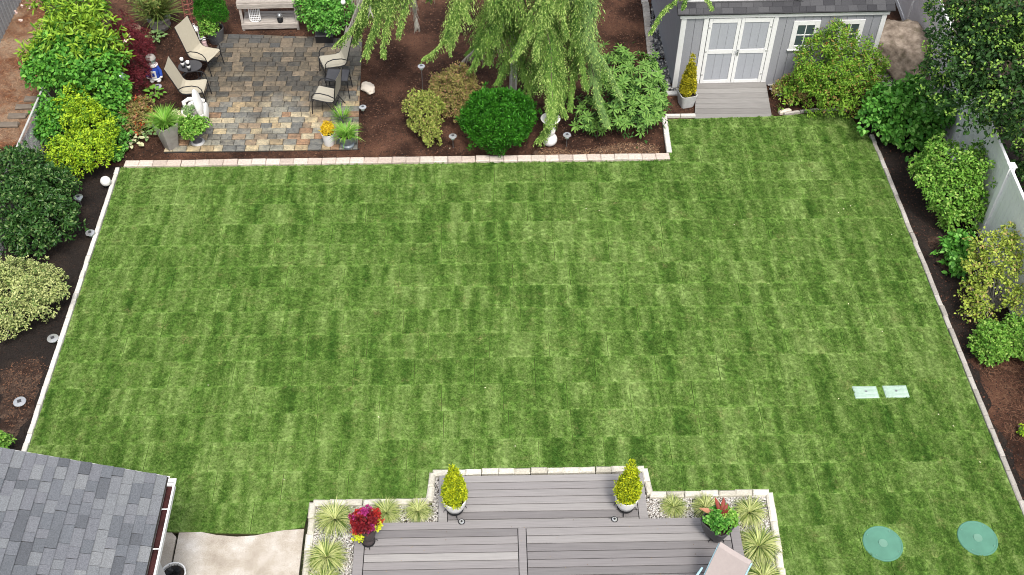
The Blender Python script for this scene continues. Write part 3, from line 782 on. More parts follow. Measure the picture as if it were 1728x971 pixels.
for i, (a_, b_) in enumerate(((.645, 1.375), (1.385, 2.112))):
    d = tag(bpy.data.objects.new('door', MB().box((0, 0, 0), (b_-a_, .02, 1.78)).mesh('door', M['siding'])), None); C.objects.link(d); d.parent = SH
    d.location = ((a_+b_)/2, .062, .14+.89)
    hw = (b_-a_)/2
    def rail(nm, x0, x1, z0, z1): return MB().cbox((0, 0, 0), (x1-x0, z1-z0, .022), .003).build(nm, M['white'], d, loc=((x0+x1)/2, -.022, (z0+z1)/2-.89), rot=(PI/2, 0, 0))
    rail('stile', -hw, -hw+.078, 0, 1.78); rail('stile', hw-.078, hw, 0, 1.78)
    rail('rail', -hw+.08, hw-.08, 0, .085); rail('rail', -hw+.08, hw-.08, .83, .94); rail('rail', -hw+.08, hw-.08, 1.67, 1.78)
    for z0, z1 in ((.095, .82), (.95, 1.66)):
        for q in range(3):
            xw = (2*hw-.16)/3; xa = -hw+.08+q*xw
            MB().box((0, 0, 0), (xw-.006, .012, z1-z0)).build('panel', plain('pale_grey_door_panel', (.37, .385, .42), .6, .05) if 'pg' not in M else M['pg'], d, loc=(xa+xw/2, -.012, (z0+z1)/2-.89))
            if 'pg' not in M: M['pg'] = bpy.data.materials['pale_grey_door_panel']
    for zz in (.25, .9, 1.55):
        MB().box((0, 0, 0), (.05, .012, .035)).build('hinge', M['lightpot'], d, loc=((-hw+.02 if i == 0 else hw-.02), -.038, zz-.89))
    if i == 1:
        h = MB(); h.tube([(0, 0, 0), (0, -.05, 0)], .012, 8); h.tube([(0, -.05, 0), (-.09, -.055, 0)], .01, 6); h.box((0, -.006, -.03), (.04, .012, .12)); h.box((0, -.012, -.11), (.03, .014, .03))
        h.build('handle', M['metal'], d, loc=(-hw+.035, -.034, .02))
for a_, b_ in ((2.61, 3.22), (3.66, 4.25)):
    wn = board('window', a_, b_, 1.05, 1.81, .052, .012, 'glass'); wn['kind'] = 'part'; del wn['kind']
    cx = (a_+b_)/2; hw = (b_-a_)/2; hh = .38
    def wb(nm, x0, x1, z0, z1, y=-.012, t_=.024): MB().cbox((0, 0, 0), (x1-x0, z1-z0, t_), .003).build(nm, M['white'], wn, loc=((x0+x1)/2, (z0+z1)/2, -y), rot=(0, 0, 0))
    wb('frame', -hw-.005, -hw+.11, -hh-.004, hh+.004); wb('frame', hw-.11, hw+.005, -hh-.004, hh+.004)
    wb('frame', -hw+.112, hw-.112, hh-.11, hh+.002); wb('frame', -hw+.112, hw-.112, -hh, -hh+.10)
    wb('muntin', -.012, .012, -hh+.10, hh-.11, -.009, .012); wb('muntin', -hw+.11, -.0125, -.012, .012, -.009, .011); wb('muntin', .0125, hw-.11, -.012, .012, -.009, .011)
    wb('sill', -hw-.03, hw+.03, -hh-.035, -hh-.006, -.02, .05)
# shed roof: slopes up away from the yard; a dark edge, courses of shingles, a small white dormer gable
RS = .62; ra = math.atan(RS); rmx = Matrix.Rotation(ra, 3, 'X')
rf = MB(); rl = 2.6; rf.box((SWD/2, -.05+rl/2*math.cos(ra), SHH+.03+rl/2*math.sin(ra)), (SWD+.24, rl, .05), 0, rmx)
rf.box((SWD/2, -.05+rl*math.cos(ra)+1.05, SHH+.03+rl*math.sin(ra)-.6), (SWD+.24, 2.4, .05), 0, Matrix.Rotation(-ra, 3, 'X'))
rf = rf.build('roof', M['darkshingle'], SH)
for r in range(5):
    x = -.12+(-.1 if r % 2 else 0)
    s = .0+r*.14+.07
    while x < SWD+.12:
        wd = random.choice((.22, .3, .16, .26)); xa, xb = max(x, -.12), min(x+wd, SWD+.12)
        if xb-xa > .05:
            MB().box((0, 0, 0), (xb-xa-.006, .135, .008)).build('shingle', M['darkshingle'], rf, loc=((xa+xb)/2, -.055+s*math.cos(ra), SHH+.062+s*math.sin(ra)+random.uniform(0, .003)), rot=(ra+.03, 0, 0))
        x += wd
tri = MB(); tri.add([(0.02, .20, SHH+.22), (2.6, .20, SHH+.22), (1.31, .20, SHH+1.04), (0.02, 1.7, SHH+.22), (2.6, 1.7, SHH+.22), (1.31, 2.2, SHH+1.04)], [(0, 1, 2), (5, 4, 3), (0, 2, 5, 3), (1, 4, 5, 2), (0, 3, 4, 1)])
tri.build('dormer', M['white'], SH)
dr = MB()
for s_ in (-1, 1):
    ang = math.atan2(.82, 1.29); dr.box((1.31+s_*.72, 1.15, SHH+.22+.82*.47+.03), (1.75, 2.0, .04), 0, Matrix.Rotation(s_*ang, 3, 'Y'))
dr.box((1.31, .19, SHH+.195), (2.8, .06, .045))  # dark trim line at the gable foot, also standing in for the eave shadow
dr.build('dormer_roof', M['darkshingle'], SH)
# ramp
rp = thing('shed_ramp', 'low ramp of weathered grey boards leading up to the shed doors', 'ramp', (0, 0, 0))
A1, A2 = at(1172, 200, .03), at(1303, 200, .03); B1, B2 = at(1176, 134, .15), at(1291, 131, .15)
nb = 8
MB().add([(A1.x+.02, A1.y+.02, 0), (A2.x-.02, A2.y+.02, 0), (B2.x-.02, B2.y, 0), (B1.x+.02, B1.y, 0), (A1.x+.02, A1.y+.02, .012), (A2.x-.02, A2.y+.02, .012), (B2.x-.02, B2.y, .12), (B1.x+.02, B1.y, .12)],
         [(3, 2, 1, 0), (4, 5, 6, 7), (0, 1, 5, 4), (1, 2, 6, 5), (2, 3, 7, 6), (3, 0, 4, 7)]).build('side_frame', M['black'], rp)
for i in range(nb):
    f0, f1 = i/nb, (i+.95)/nb
    q = [A1.lerp(B1, f0), A2.lerp(B2, f0), A2.lerp(B2, f1), A1.lerp(B1, f1)]; c = sum(q, Vector())/4
    MB().add([v-c-Vector((0, 0, .02)) for v in q]+[v-c for v in q], [(3, 2, 1, 0), (4, 5, 6, 7), (0, 1, 5, 4), (1, 2, 6, 5), (2, 3, 7, 6), (3, 0, 4, 7)]).build('board', M['ramp'], rp, loc=c)

# gravel and edging beside the shed
rk = [plain('dark_river_rock', (.06, .06, .065), .6), plain('mid_river_rock', (.14, .14, .14), .6), plain('pale_river_rock', (.42, .41, .38), .7), plain('slate_river_rock', (.09, .095, .10), .6)]
st = [xy(1102, -40), xy(1124, -40), xy(1128, 20), (4.47, 21.4), xy(1136, 155), xy(1112, 155), xy(1106, 120), xy(1098, 60)]
tag(link('river_rocks', pebble_me('river_rocks', st, 1500, .03, .03, .06, rk, .6)), kind='stuff')
tag(link('river_rocks', pebble_me('river_rocks', [xy(1115, 148), xy(1150, 148), xy(1150, 160), xy(1118, 158)], 60, .02, .03, .05, rk[1:3]+rk[2:3])), kind='stuff')
tag(link('pale_pebbles', pebble_me('pale_pebbles', [xy(1291, 132), xy(1325, 132), xy(1320, 165), xy(1303, 160)], 190, .02, .03, .06, [rk[2], pg[0], pg[3], pg[1]])), kind='stuff')
tag(link('pale_pebbles', pebble_me('pale_pebbles', [xy(1470, 112), xy(1490, 112), xy(1525, 150), xy(1520, 170), xy(1480, 150)], 260, .02, .035, .07, [rk[2], pg[0], pg[2], pg[1]])), kind='stuff')
edging('path_edging', 'grey paver strip along the dark river rocks beside the shed wall', [xy(1108, 150), xy(1100, 100), xy(1092, 40), xy(1084, -40)], .22, .18, .06, M['greybrick'], jr=.02)
sb = thing('stone_block', 'broken pale stone block lying by the foot of the shed ramp', 'stone', at(1324, 188, .04))
MB().cbox((0, 0, 0), (.30, .1, .09), .02, .32, .01).build('block', M['whiterock'], sb)
for i, (px, py, lab) in enumerate(((1141, 160, 'flat pale stone left of the square conifer planter by the shed corner'),)):
    s_ = thing('stone_slab', lab, 'stone', at(px-8, py-1, 0)); MB().cbox((0, 0, .03), (.34, .12, .06), .015, -.1, .01).build('slab', M['lightpot'], s_)

# ------------------------------------------------------------------ fences
def corr_fence():
    r = thing('metal_fence', 'grey ribbed metal fence panel in the top left corner', 'fence', (-12.0, 23.5, 0))
    for k in range(40):
        MB().box((0, 0, 0), (.03 if k % 2 else .05, .085, 1.3)).build('rib', plain('grey_ribbed_metal', (.30, .31, .32), .5) if k == 0 else bpy.data.materials['grey_ribbed_metal'], r, loc=(-.01 if k % 2 else 0, k*.09, .65))
corr_fence()
cfx, cy0, cy1 = -9.8, 13.4, 20.25
cf = thing('chain_link_fence', 'low chain link fence with pale top rail beside the brown slope', 'fence', (cfx, cy0, 0))
ln = cy1-cy0
MB().tube([(0, 0, 1), (0, ln, 1)], .022, 8).build('top_rail', M['lightpot'], cf, True)
for yy in (0, ln*.34, ln*.67, ln): MB().tube([(0, 0, 0), (0, 0, 1.02)], .025, 8).build('post', M['lightpot'], cf, True, loc=(0, yy, 0))
MB().tube([(.04, ln, .98), (.5, ln-.2, .05)], .015, 6).build('brace', M['metal'], cf)
wm = MB(); k = -1.0
while k < ln:
    for s_ in (1, -1):
        a0, a1 = k, k+1.0
        z0, z1 = (.02, .98) if s_ == 1 else (.98, .02)
        t0 = max(0, (0-a0)/(a1-a0)); t1 = min(1, (ln-a0)/(a1-a0))
        if t1 > t0: wm.tube([(0, a0+(a1-a0)*t0, z0+(z1-z0)*t0), (0, a0+(a1-a0)*t1, z0+(z1-z0)*t1)], .0024, 3, False)
    k += .062
tag(wm.build('wire_mesh', M['metal'], cf), kind='stuff')
M['needlestone'] = plain('worn_grey_brown_stone', (.17, .14, .11), .9, .2, 10)
rt_ = thing('stone_edging', 'worn grey stone pieces lying beside the chain link fence', 'stone', at(58, 170, 0))
for dx, dy in ((0, 0), (-.12, -.3), (-.2, -.62), (-.3, -.95)): MB().cbox((0, 0, .04), (.42, .16, .08), .02, 0, .015).build('stone', M['needlestone'], rt_, loc=(dx, dy, 0))
wpl = plain('white_vinyl', (.86, .86, .86), .35, .04, 6)
pts = [(9.95, 6.0), (10.05, 8.6), (10.12, 11.1), (10.22, 13.7), (10.34, 16.3), (10.48, 18.9), (10.62, 21.4), (10.8, 23.9), (10.95, 26.4), (11.1, 29)]
vf = thing('vinyl_fence', 'tall white vinyl board fence down the right side of the yard behind the shrubs', 'fence', (pts[0][0], pts[0][1], 0))
o_ = Vector((pts[0][0], pts[0][1], 0))
for i, p_ in enumerate(pts):
    q = Vector((p_[0], p_[1], 0))-o_
    m_ = MB(); m_.box((0, 0, .95), (.13, .13, 1.9)); m_.cbox((0, 0, 1.915), (.16, .16, .03), .01); m_.lathe([(.10, 1.93), (.0001, 1.99)], 4, rz=PI/4)
    m_.build('post', wpl, vf, loc=q)
    if i < len(pts)-1:
        d_ = Vector((pts[i+1][0]-p_[0], pts[i+1][1]-p_[1], 0)); an = math.atan2(d_.y, d_.x); L2 = d_.length-.14; c_ = q+d_/2
        m_ = MB(); n_ = 16
        for k in range(n_): m_.cbox((-L2/2+L2*(k+.5)/n_, 0, .92), (L2/n_-.006, .03, 1.66), .003)
        m_.build('board_panel', wpl, vf, loc=c_, rot=(0, 0, an))
        for zz in (1.80, .08): MB().cbox((0, 0, 0), (L2, .06, .12), .008).build('rail', wpl, vf, loc=c_+Vector((0, 0, zz)), rot=(0, 0, an))

# ------------------------------------------------------------------ plants
LM = {
 'lime': leafmat('lime_green_leaf', (.13, .27, .02), (.36, .54, .05), (.08, .20, .02), cfrac=.18),
 'midgreen': leafmat('mid_green_leaf', (.035, .16, .018), (.13, .36, .04), (.20, .44, .06), cfrac=.12),
 'gold': leafmat('golden_leaf', (.17, .34, .01), (.46, .62, .035), (.10, .22, .02), cfrac=.22),
 'hydr': leafmat('fresh_green_leaf', (.04, .17, .02), (.15, .40, .055), (.26, .52, .12), cfrac=.12),
 'dark': leafmat('dark_glossy_leaf', (.016, .055, .013), (.06, .15, .03), (.16, .25, .08), cfrac=.13, rough=.3),
 'variegated': leafmat('pale_variegated_leaf', (.31, .38, .11), (.60, .64, .28), (.14, .22, .06), cfrac=.22),
 'red': leafmat('dark_red_leaf', (.06, .008, .014), (.17, .022, .03), (.24, .04, .045), cfrac=.1, rough=.5),
 'dome': leafmat('boxwood_green_leaf', (.010, .075, .005), (.05, .22, .012), (.09, .33, .03), cfrac=.15),
 'tan': leafmat('bronze_tan_leaf', (.14, .14, .035), (.36, .32, .10), (.42, .24, .14), cfrac=.2),
 'olive': leafmat('yellow_olive_leaf', (.15, .21, .03), (.38, .44, .10), (.40, .33, .12), cfrac=.12),
 'pieris': leafmat('yellow_green_leaf', (.06, .17, .012), (.27, .46, .05), (.30, .22, .06), cfrac=.09),
 'bright': leafmat('bright_green_leaf', (.08, .22, .025), (.22, .44, .06), (.36, .54, .12), cfrac=.15),
 'treedark': leafmat('dark_tree_leaf', (.014, .045, .014), (.06, .14, .03), None, rough=.5),
 'treetip': leafmat('lime_tip_leaf', (.13, .27, .035), (.29, .45, .085), None),
 'fir': leafmat('conifer_needle', (.035, .11, .014), (.19, .33, .055), None, rough=.6, patch=2.5),
 'firtip': leafmat('pale_conifer_tip', (.26, .42, .08), (.50, .64, .20), None, rough=.6, patch=2.5),
 'firgrey': leafmat('grey_green_needle', (.09, .19, .05), (.22, .35, .10), None, rough=.6),
 'yew': leafmat('golden_conifer_scale', (.30, .40, .012), (.66, .70, .03), (.18, .28, .02), cfrac=.2, rough=.6),
 'yewb': leafmat('bronze_conifer_scale', (.16, .16, .015), (.45, .42, .025), (.7, .62, .03), cfrac=.25, rough=.6),
 'yellowsh': leafmat('yellow_green_small_leaf', (.15, .25, .03), (.46, .54, .09), (.42, .34, .12), cfrac=.08),
 'rhodo': leafmat('pale_green_long_leaf', (.065, .18, .025), (.20, .36, .075), None, rough=.5),
 'rhodod': leafmat('deep_green_long_leaf', (.025, .08, .014), (.06, .15, .03), None, rough=.6),
 'white': leafmat('cream_flower_leaf', (.50, .54, .28), (.78, .76, .52), (.30, .42, .12), cfrac=.15),
 'hosta': leafmat('hosta_leaf', (.13, .26, .08), (.30, .44, .18), None),
 'grassy': leafmat('fresh_grass_blade', (.08, .24, .02), (.24, .48, .06), (.40, .55, .15), cfrac=.1),
 'sedge': leafmat('pale_striped_blade', (.26, .34, .06), (.70, .72, .34), (.10, .17, .03), cfrac=.3),
 'yellowfl': leafmat('yellow_flower', (.55, .36, .01), (.72, .52, .03), None, rough=.6),
 'redfl': leafmat('red_flower', (.26, .010, .012), (.48, .04, .03), None, rough=.6),
 'magenta': leafmat('magenta_flower', (.24, .01, .10), (.45, .05, .22), None, rough=.6),
 'darkredfl': leafmat('maroon_flower', (.10, .006, .012), (.22, .015, .02), None, rough=.6),
 'orange': leafmat('orange_red_leaf', (.30, .04, .02), (.55, .10, .03), (.2, .2, .05), cfrac=.2),
 'chartreuse': leafmat('chartreuse_flower', (.42, .50, .02), (.62, .66, .05), None, rough=.6),
 'pinkfl': leafmat('pale_pink_flower', (.65, .42, .38), (.8, .62, .55), None, rough=.6),
 'strap': leafmat('dark_strap_leaf', (.07, .12, .025), (.20, .27, .06), (.26, .22, .07), cfrac=.15),
}
def extra(root, name, lobes, mat, L, Wd, n, **kw):
    """flowers or young tips scattered over the same crown, a part of their own"""
    b = root.location
    bl = shr([B(*l) for l in lobes], .05); loc = [(c-b, r) for c, r in bl]
    cc, cn = blobpts(loc, .1, 3, -.1, .16); idx = rs.choice(len(cc), min(n, len(cc)), replace=False)
    k = kw.get('per', 5); P = np.repeat(cc[idx], k, 0)+rs.normal(size=(len(idx)*k, 3))*kw.get('jit', .015)+np.repeat(cn[idx], k, 0)*.04
    D = rs.normal(size=P.shape)*.7+np.repeat(cn[idx], k, 0)*.6; N = np.repeat(cn[idx], k, 0)*.5+rs.normal(size=P.shape)*.3+np.array([0, 0, .7])
    V, F = leaves(P, D, N, L*rs.uniform(.7, 1.2, len(P)), Wd)
    link(name, npmesh(name, V, F, mat), root)

# left bed, back to front
lime_l = [(112, 38, 32, 1.9), (135, 12, 42, 2.0), (165, 38, 30, 1.8), (120, 70, 50, 1.7), (84, 66, 22, 1.5), (172, 78, 32, 1.5), (203, 85, 12, 1.3), (60, 92, 22, 1.2), (72, 5, 16, 2.0), (190, 112, 14, 1.1)]
s1 = shrub('rhododendron', 'tall lime green rhododendron with long leaves and a few pale pink blossoms, top left', 'shrub', lime_l, (125, 105), LM['lime'], .15, .048, .15, 13, .9, droop=.15, stemr=.03)
extra(s1, 'blossom', [(50, 25, 12, 1.9), (215, 70, 10, 1.5), (75, 40, 10, 1.8)], LM['pinkfl'], .05, .04, 7, per=7)
s2 = shrub('shrub', 'large leafy mid green shrub in front of the lime rhododendron', 'shrub', [(120, 115, 50, 1.2), (80, 120, 36, 1.1), (160, 125, 45, 1.1), (175, 160, 40, .8), (193, 152, 20, .8), (100, 95, 35, 1.4), (150, 90, 30, 1.4), (60, 125, 20, .9), (190, 190, 26, .5)], (130, 165), LM['midgreen'], .10, .065, .13, 15, 1, droop=.3)
s3 = shrub('shrub', 'smaller green shrub between the chain link fence and the golden shrubs', 'shrub', [(90, 190, 32, .7), (100, 215, 34, .5), (85, 225, 22, .4), (120, 185, 24, .8)], (95, 235), LM['midgreen'], .085, .055, .11, 15, 1, droop=.3)
s4 = shrub('golden_shrub', 'golden yellow small leaved shrub, the upper of the two beside the left kerb corner', 'shrub', [(125, 175, 28, .9), (145, 200, 32, .8), (165, 215, 30, .7), (178, 235, 22, .5), (120, 200, 20, .8)], (150, 225), LM['gold'], .06, .03, .09, 18, 1.1, group='golden shrubs in the left bed', droop=.1)
s5 = shrub('golden_shrub', 'rounder golden yellow shrub just above the dark green shrub, the lower of the two', 'shrub', [(125, 255, 34, .6), (150, 258, 32, .6), (105, 270, 26, .5), (135, 278, 24, .4), (165, 245, 22, .6)], (135, 278), LM['gold'], .06, .03, .09, 18, 1.1, group='golden shrubs in the left bed', droop=.1)
s6 = shrub('dark_shrub', 'large dark green glossy shrub against the left edge of the photo', 'shrub', [(35, 290, 42, 1.0), (80, 320, 40, .9), (35, 345, 50, .9), (80, 370, 42, .7), (60, 400, 36, .5), (5, 300, 36, 1.0), (100, 350, 26, .6), (100, 310, 22, .8), (108, 385, 18, .4), (30, 400, 26, .5)], (50, 395), LM['dark'], .085, .042, .11, 18, 1, droop=.1)
s7 = shrub('variegated_shrub', 'rounded pale yellow variegated shrub at the left edge above the dry soil patch', 'shrub', [(30, 490, 50, .6), (68, 488, 36, .5), (10, 520, 42, .5), (50, 520, 34, .4), (-20, 490, 50, .6), (5, 555, 20, .3), (84, 478, 18, .4)], (25, 530), LM['variegated'], .045, .026, .08, 20, 1.15, droop=.0)
link('twigs', MB().tube([(0, 0, .3), (.05, -.25, .15), (.02, -.55, .02)], .006, 4).tube([(.1, 0, .3), (.12, -.2, .2), (.2, -.4, .05)], .005, 4).mesh('twigs', M['greytwig']), s7)
shrub('small_shrub', 'small bright green plant at the corner of the house roof', 'plant', [(4, 752, 14, .25), (-8, 745, 14, .3)], (0, 762), LM['bright'], .06, .035, .06, 14, 1)
shrub('small_shrub', 'green leafy ground plant tucked under the golden shrubs by the kerb corner', 'plant', [(195, 245, 20, .2), (200, 215, 20, .3), (210, 200, 18, .3), (190, 262, 14, .12)], (197, 250), LM['hydr'], .07, .045, .08, 14, 1)
shrub('japanese_maple', 'weeping dark red maple between the left shrubs and the barrel planter', 'tree', [(215, 70, 24, .7), (230, 90, 28, .7), (222, 115, 30, .6), (230, 130, 22, .4), (205, 45, 20, .8), (236, 62, 18, .6), (215, 140, 26, .4), (248, 78, 14, .5), (190, 60, 18, .8)], (222, 125), LM['red'], .055, .012, .09, 26, 1.15, droop=.5)
s = shrub('red_azalea', 'small shrub flecked with red and bronze leaves behind the tall grass planter', 'shrub', [(225, 185, 22, .4), (240, 200, 22, .35), (222, 210, 18, .3), (245, 175, 12, .4), (215, 195, 14, .4)], (230, 210), LM['tan'], .05, .022, .07, 16, 1)
extra(s, 'red_leaves', [(225, 185, 22, .4), (240, 200, 22, .35), (222, 210, 18, .3), (240, 165, 8, .5)], LM['orange'], .045, .03, 75, per=5)

def hosta(label, px, py, r, n, mat, lm=.14, z=.10, name='hosta'):
    P = at(px, py, 0); root = thing(name, label, 'plant', P)
    V, F = leaves(np.zeros((1, 3)), np.array([[1, 0, .25]]), np.array([[0, 0, 1.]]), lm, lm*.66, .16, .18); me = npmesh('leaf', V, F, mat)
    for k in range(n):
        a = k*2.4+random.uniform(-.3, .3); q = (k+.5)/n; rr = r*math.sqrt(q)*.75; zz = z*(1.5-q)+.03
        link('leaf', me, root, (rr*math.cos(a), rr*math.sin(a), zz), (random.uniform(-.3, .3), random.uniform(.0, .45)*q-.15, a+random.uniform(-.4, .4)), (random.uniform(.75, 1.15),)*3)
    mb = MB()
    for k in range(8):
        a = k*PI/4; mb.tube([(0, 0, 0), (r*.4*math.cos(a), r*.4*math.sin(a), z)], .006, 4)
    mb.build('stalks', M['strapstalk'] if 'strapstalk' in M else LM['hosta'], root)
    return root
hosta('pale green hosta beside the red maple below the barrel planter', 264, 68, .24, 22, LM['hosta'])
hosta('lush green hosta to the right of the red flecked shrub', 262, 163, .26, 24, LM['bright'], .13)
hosta('grey green hosta at the foot of the tall square grass planter', 250, 228, .28, 26, LM['hosta'], .13)
hosta('cream white variegated hosta in the corner of the left bed', 226, 242, .33, 34, LM['white'], .13)
shrub('small_shrub', 'dull leafy perennial beside the solar ball at the edge of the red maple', 'plant', [(210, 150, 12, .5), (205, 165, 10, .4), (213, 140, 8, .5)], (205, 165), LM['pieris'], .09, .03, .08, 8, .9)

# centre bed
shrub('leafy_shrub', 'green shrub with small leaves at the top between the bench and the conifer', 'shrub', [(545, 20, 28, .8), (560, 40, 22, .6), (520, 5, 20, .8), (580, 15, 20, .9), (535, 40, 16, .5), (555, 0, 30, .8), (510, 25, 10, .5)], (545, 55), LM['hydr'], .075, .045, .1, 14, 1)
for px, py in ((579, 4),):
    t = thing('white_flower', 'single round white bloom on the shrub behind the patio chair', 'flower', at(px, py, 1.4)); MB().ball((0, 0, 0), .06, 8).build('bloom', M['whitestone'], t, True); MB().tube([(0, 0, -.4), (0, 0, -.04)], .006, 4).build('stem', M['bark'], t)
shrub('bronze_shrub', 'tan and bronze tinted shrub behind the dark green dome', 'shrub', [(765, 150, 34, .7), (790, 160, 24, .6), (745, 145, 20, .7), (770, 180, 24, .4), (785, 135, 20, .8)], (770, 185), LM['tan'], .042, .024, .07, 18, 1.05, droop=.0)
shrub('olive_shrub', 'spreading yellow olive shrub left of the dark green dome', 'shrub', [(715, 180, 28, .6), (735, 178, 16, .6), (715, 205, 24, .4), (725, 225, 16, .25), (695, 180, 12, .6), (730, 234, 14, .15)], (718, 225), LM['olive'], .05, .03, .075, 15, .95, droop=.0)
shrub('boxwood_dome', 'dense dark green clipped dome shrub in the centre bed', 'shrub', [(840, 202, 56, .75, 1, .92), (862, 196, 42, .75), (812, 198, 34, .7), (840, 216, 44, .5)], (840, 235), LM['dome'], .07, .022, .085, 24, 1.3, droop=-.5, up=.2, rough=.14, shoot=.04)
# rhododendron of leaf whorls
rh = [(1035, 130, 42, .9), (1075, 125, 40, .9), (1095, 160, 34, .7), (1040, 175, 42, .6), (1080, 195, 36, .5), (1000, 190, 30, .5), (985, 210, 22, .3), (1060, 215, 30, .3), (1100, 190, 24, .5), (1045, 105, 24, 1.1), (1110, 145, 20, .7), (1005, 215, 18, .2), (1112, 170, 16, .5)]
rb_ = at(1050, 200, 0); rr_ = thing('rhododendron', 'broad rhododendron with star shaped whorls of long green leaves beside the shed', 'shrub', rb_)
bl = [(c-rb_, r) for c, r in shr([B(*l) for l in rh], .13)]
V, F = foliage(bl, .10, .032, .15, 6, .6, inner=.6); link('foliage', npmesh('foliage', V, F, LM['rhodod']), rr_)
stems(bl, (0, 0, 0), M['bark'], rr_, n=16, r=.025)
whm = []
for k in range(3):
    n = 9+k; a = np.arange(n)*2*PI/n+rs.uniform(-.2, .2, n); e = np.where(np.arange(n) % 2, .15, .5)
    D = np.stack([np.cos(a), np.sin(a), e], 1); V, F = leaves(D*.01, D, np.tile([0, 0, 1.], (n, 1))+rs.normal(size=(n, 3))*.15, rs.uniform(.12, .165, n), .042, .1, .25)
    whm.append(npmesh('leaf_whorl', V, F, LM['rhodo']))
cc, cn = blobpts(bl, .165, 1.25, -.1, .12, .85)
idx = rs.permutation(len(cc))[:260]
for i in idx:
    d = Vector(cn[i])+Vector((0, -.25, .7)); q = d.to_track_quat('Z', 'Y').to_euler()
    o = link('leaf_whorl', whm[i % 3], rr_, Vector(cc[i])+Vector(cn[i])*.05, q, (random.uniform(.8, 1.15),)*3)
for lab, px, py in (('low rhododendron sprig at the front edge of the mulch beneath the conifer', 1007, 236),):
    t = thing('rhododendron_sprig', lab, 'plant', at(px, py, 0)); link('leaf_whorl', whm[0], t, (0, 0, .28)); link('leaf_whorl', whm[1], t, (-.12, .06, .2), (0, 0, 1), (.8,)*3)
    link('leaf_whorl', whm[2], t, (.1, .07, .22), (0, .2, 2), (.8,)*3); MB().tube([(0, 0, 0), (0, 0, .28)], .008, 5).build('stem', M['bark'], t)

# right side
pi_l = [(1405, 75, 32, 1.5), (1380, 100, 38, 1.2), (1425, 110, 40, 1.1), (1455, 125, 36, .9), (1400, 140, 42, .8), (1440, 160, 38, .5), (1370, 135, 30, .8), (1340, 150, 20, .4), (1475, 140, 22, .6), (1405, 165, 32, .4), (1330, 165, 16, .25), (1392, 80, 24, 1.3), (1355, 125, 20, .7), (1380, 165, 30, .3), (1470, 110, 24, 1.0), (1450, 90, 24, 1.3)]
s = shrub('pieris_shrub', 'large yellow green shrub with coppery tips in front of the shed windows', 'shrub', pi_l, (1405, 160), LM['pieris'], .075, .03, .12, 17, 1.05, droop=.1)
extra(s, 'coppery_tips', pi_l, LM['orange'], .05, .022, 12, per=4)
shrub('bronze_sprig', 'low bronze and green sprawling shrub beside the ramp', 'shrub', [(1322, 145, 15, .3), (1310, 152, 10, .2), (1345, 165, 18, .25), (1335, 140, 14, .4)], (1330, 165), LM['tan'], .06, .022, .07, 14, 1)
shrub('hydrangea', 'deep green broad leaved hydrangea at the back right corner of the lawn', 'shrub', [(1500, 175, 34, .8), (1540, 170, 38, .8), (1570, 195, 34, .6), (1490, 205, 32, .5), (1530, 215, 36, .4), (1560, 230, 22, .3), (1475, 190, 20, .5), (1590, 180, 22, .7), (1500, 232, 16, .15)], (1530, 215), LM['hydr'], .115, .085, .13, 12, 1, droop=.35)
shrub('green_shrub', 'bright green rounded shrub standing against the white fence', 'shrub', [(1600, 280, 44, 1.0), (1640, 300, 44, .9), (1580, 300, 34, .8), (1610, 330, 44, .6), (1640, 350, 34, .4), (1660, 275, 28, 1.0), (1590, 350, 22, .3), (1610, 375, 22, .2), (1560, 290, 20, .7)], (1615, 345), LM['bright'], .075, .042, .11, 17, 1.05, droop=.1)
s = shrub('basil_like_plant', 'small broad leaved green plant between the green and the yellow shrubs', 'plant', [(1615, 412, 20, .35), (1612, 435, 20, .25), (1624, 455, 16, .2)], (1615, 440), LM['hydr'], .12, .075, .09, 9, .9)
sp_l = [(1665, 420, 30, .9), (1690, 440, 34, .9), (1650, 450, 24, .7), (1710, 470, 34, .8), (1680, 490, 34, .6), (1640, 495, 22, .4), (1720, 420, 24, 1.1), (1725, 510, 26, .6), (1635, 530, 18, .25), (1660, 530, 18, .3), (1700, 400, 20, 1.1)]
shrub('yellow_shrub', 'loose open yellow green shrub with bare inner twigs against the white fence', 'shrub', sp_l, (1675, 520), LM['yellowsh'], .06, .04, .08, 8, .75, inner=.05, stemmat=M['greytwig'], stemn=60, stemr=.012)
shrub('low_green_shrub', 'low bright green mounded shrub below the yellow shrub at the right edge', 'shrub', [(1680, 575, 34, .35, 1, .8), (1710, 570, 34, .35, 1, .8), (1665, 590, 24, .2, 1, .8), (1740, 575, 30, .35, 1, .8)], (1695, 585), LM['bright'], .05, .032, .07, 19, 1.1, droop=.1)
shrub('small_shrub', 'tiny yellow green seedling at the right edge of the dark soil bed', 'plant', [(1726, 728, 8, .1)], (1726, 730), LM['gold'], .05, .03, .04, 8, .8)
shrub('dark_groundcover', 'dark foliage behind the white fence at the right edge', 'shrub', [(1740, 260, 30, 1.0), (1735, 215, 40, 1.2), (1780, 300, 60, .8)], (12.2, 18, 0), LM['dark'], .08, .05, .12, 10, .9)

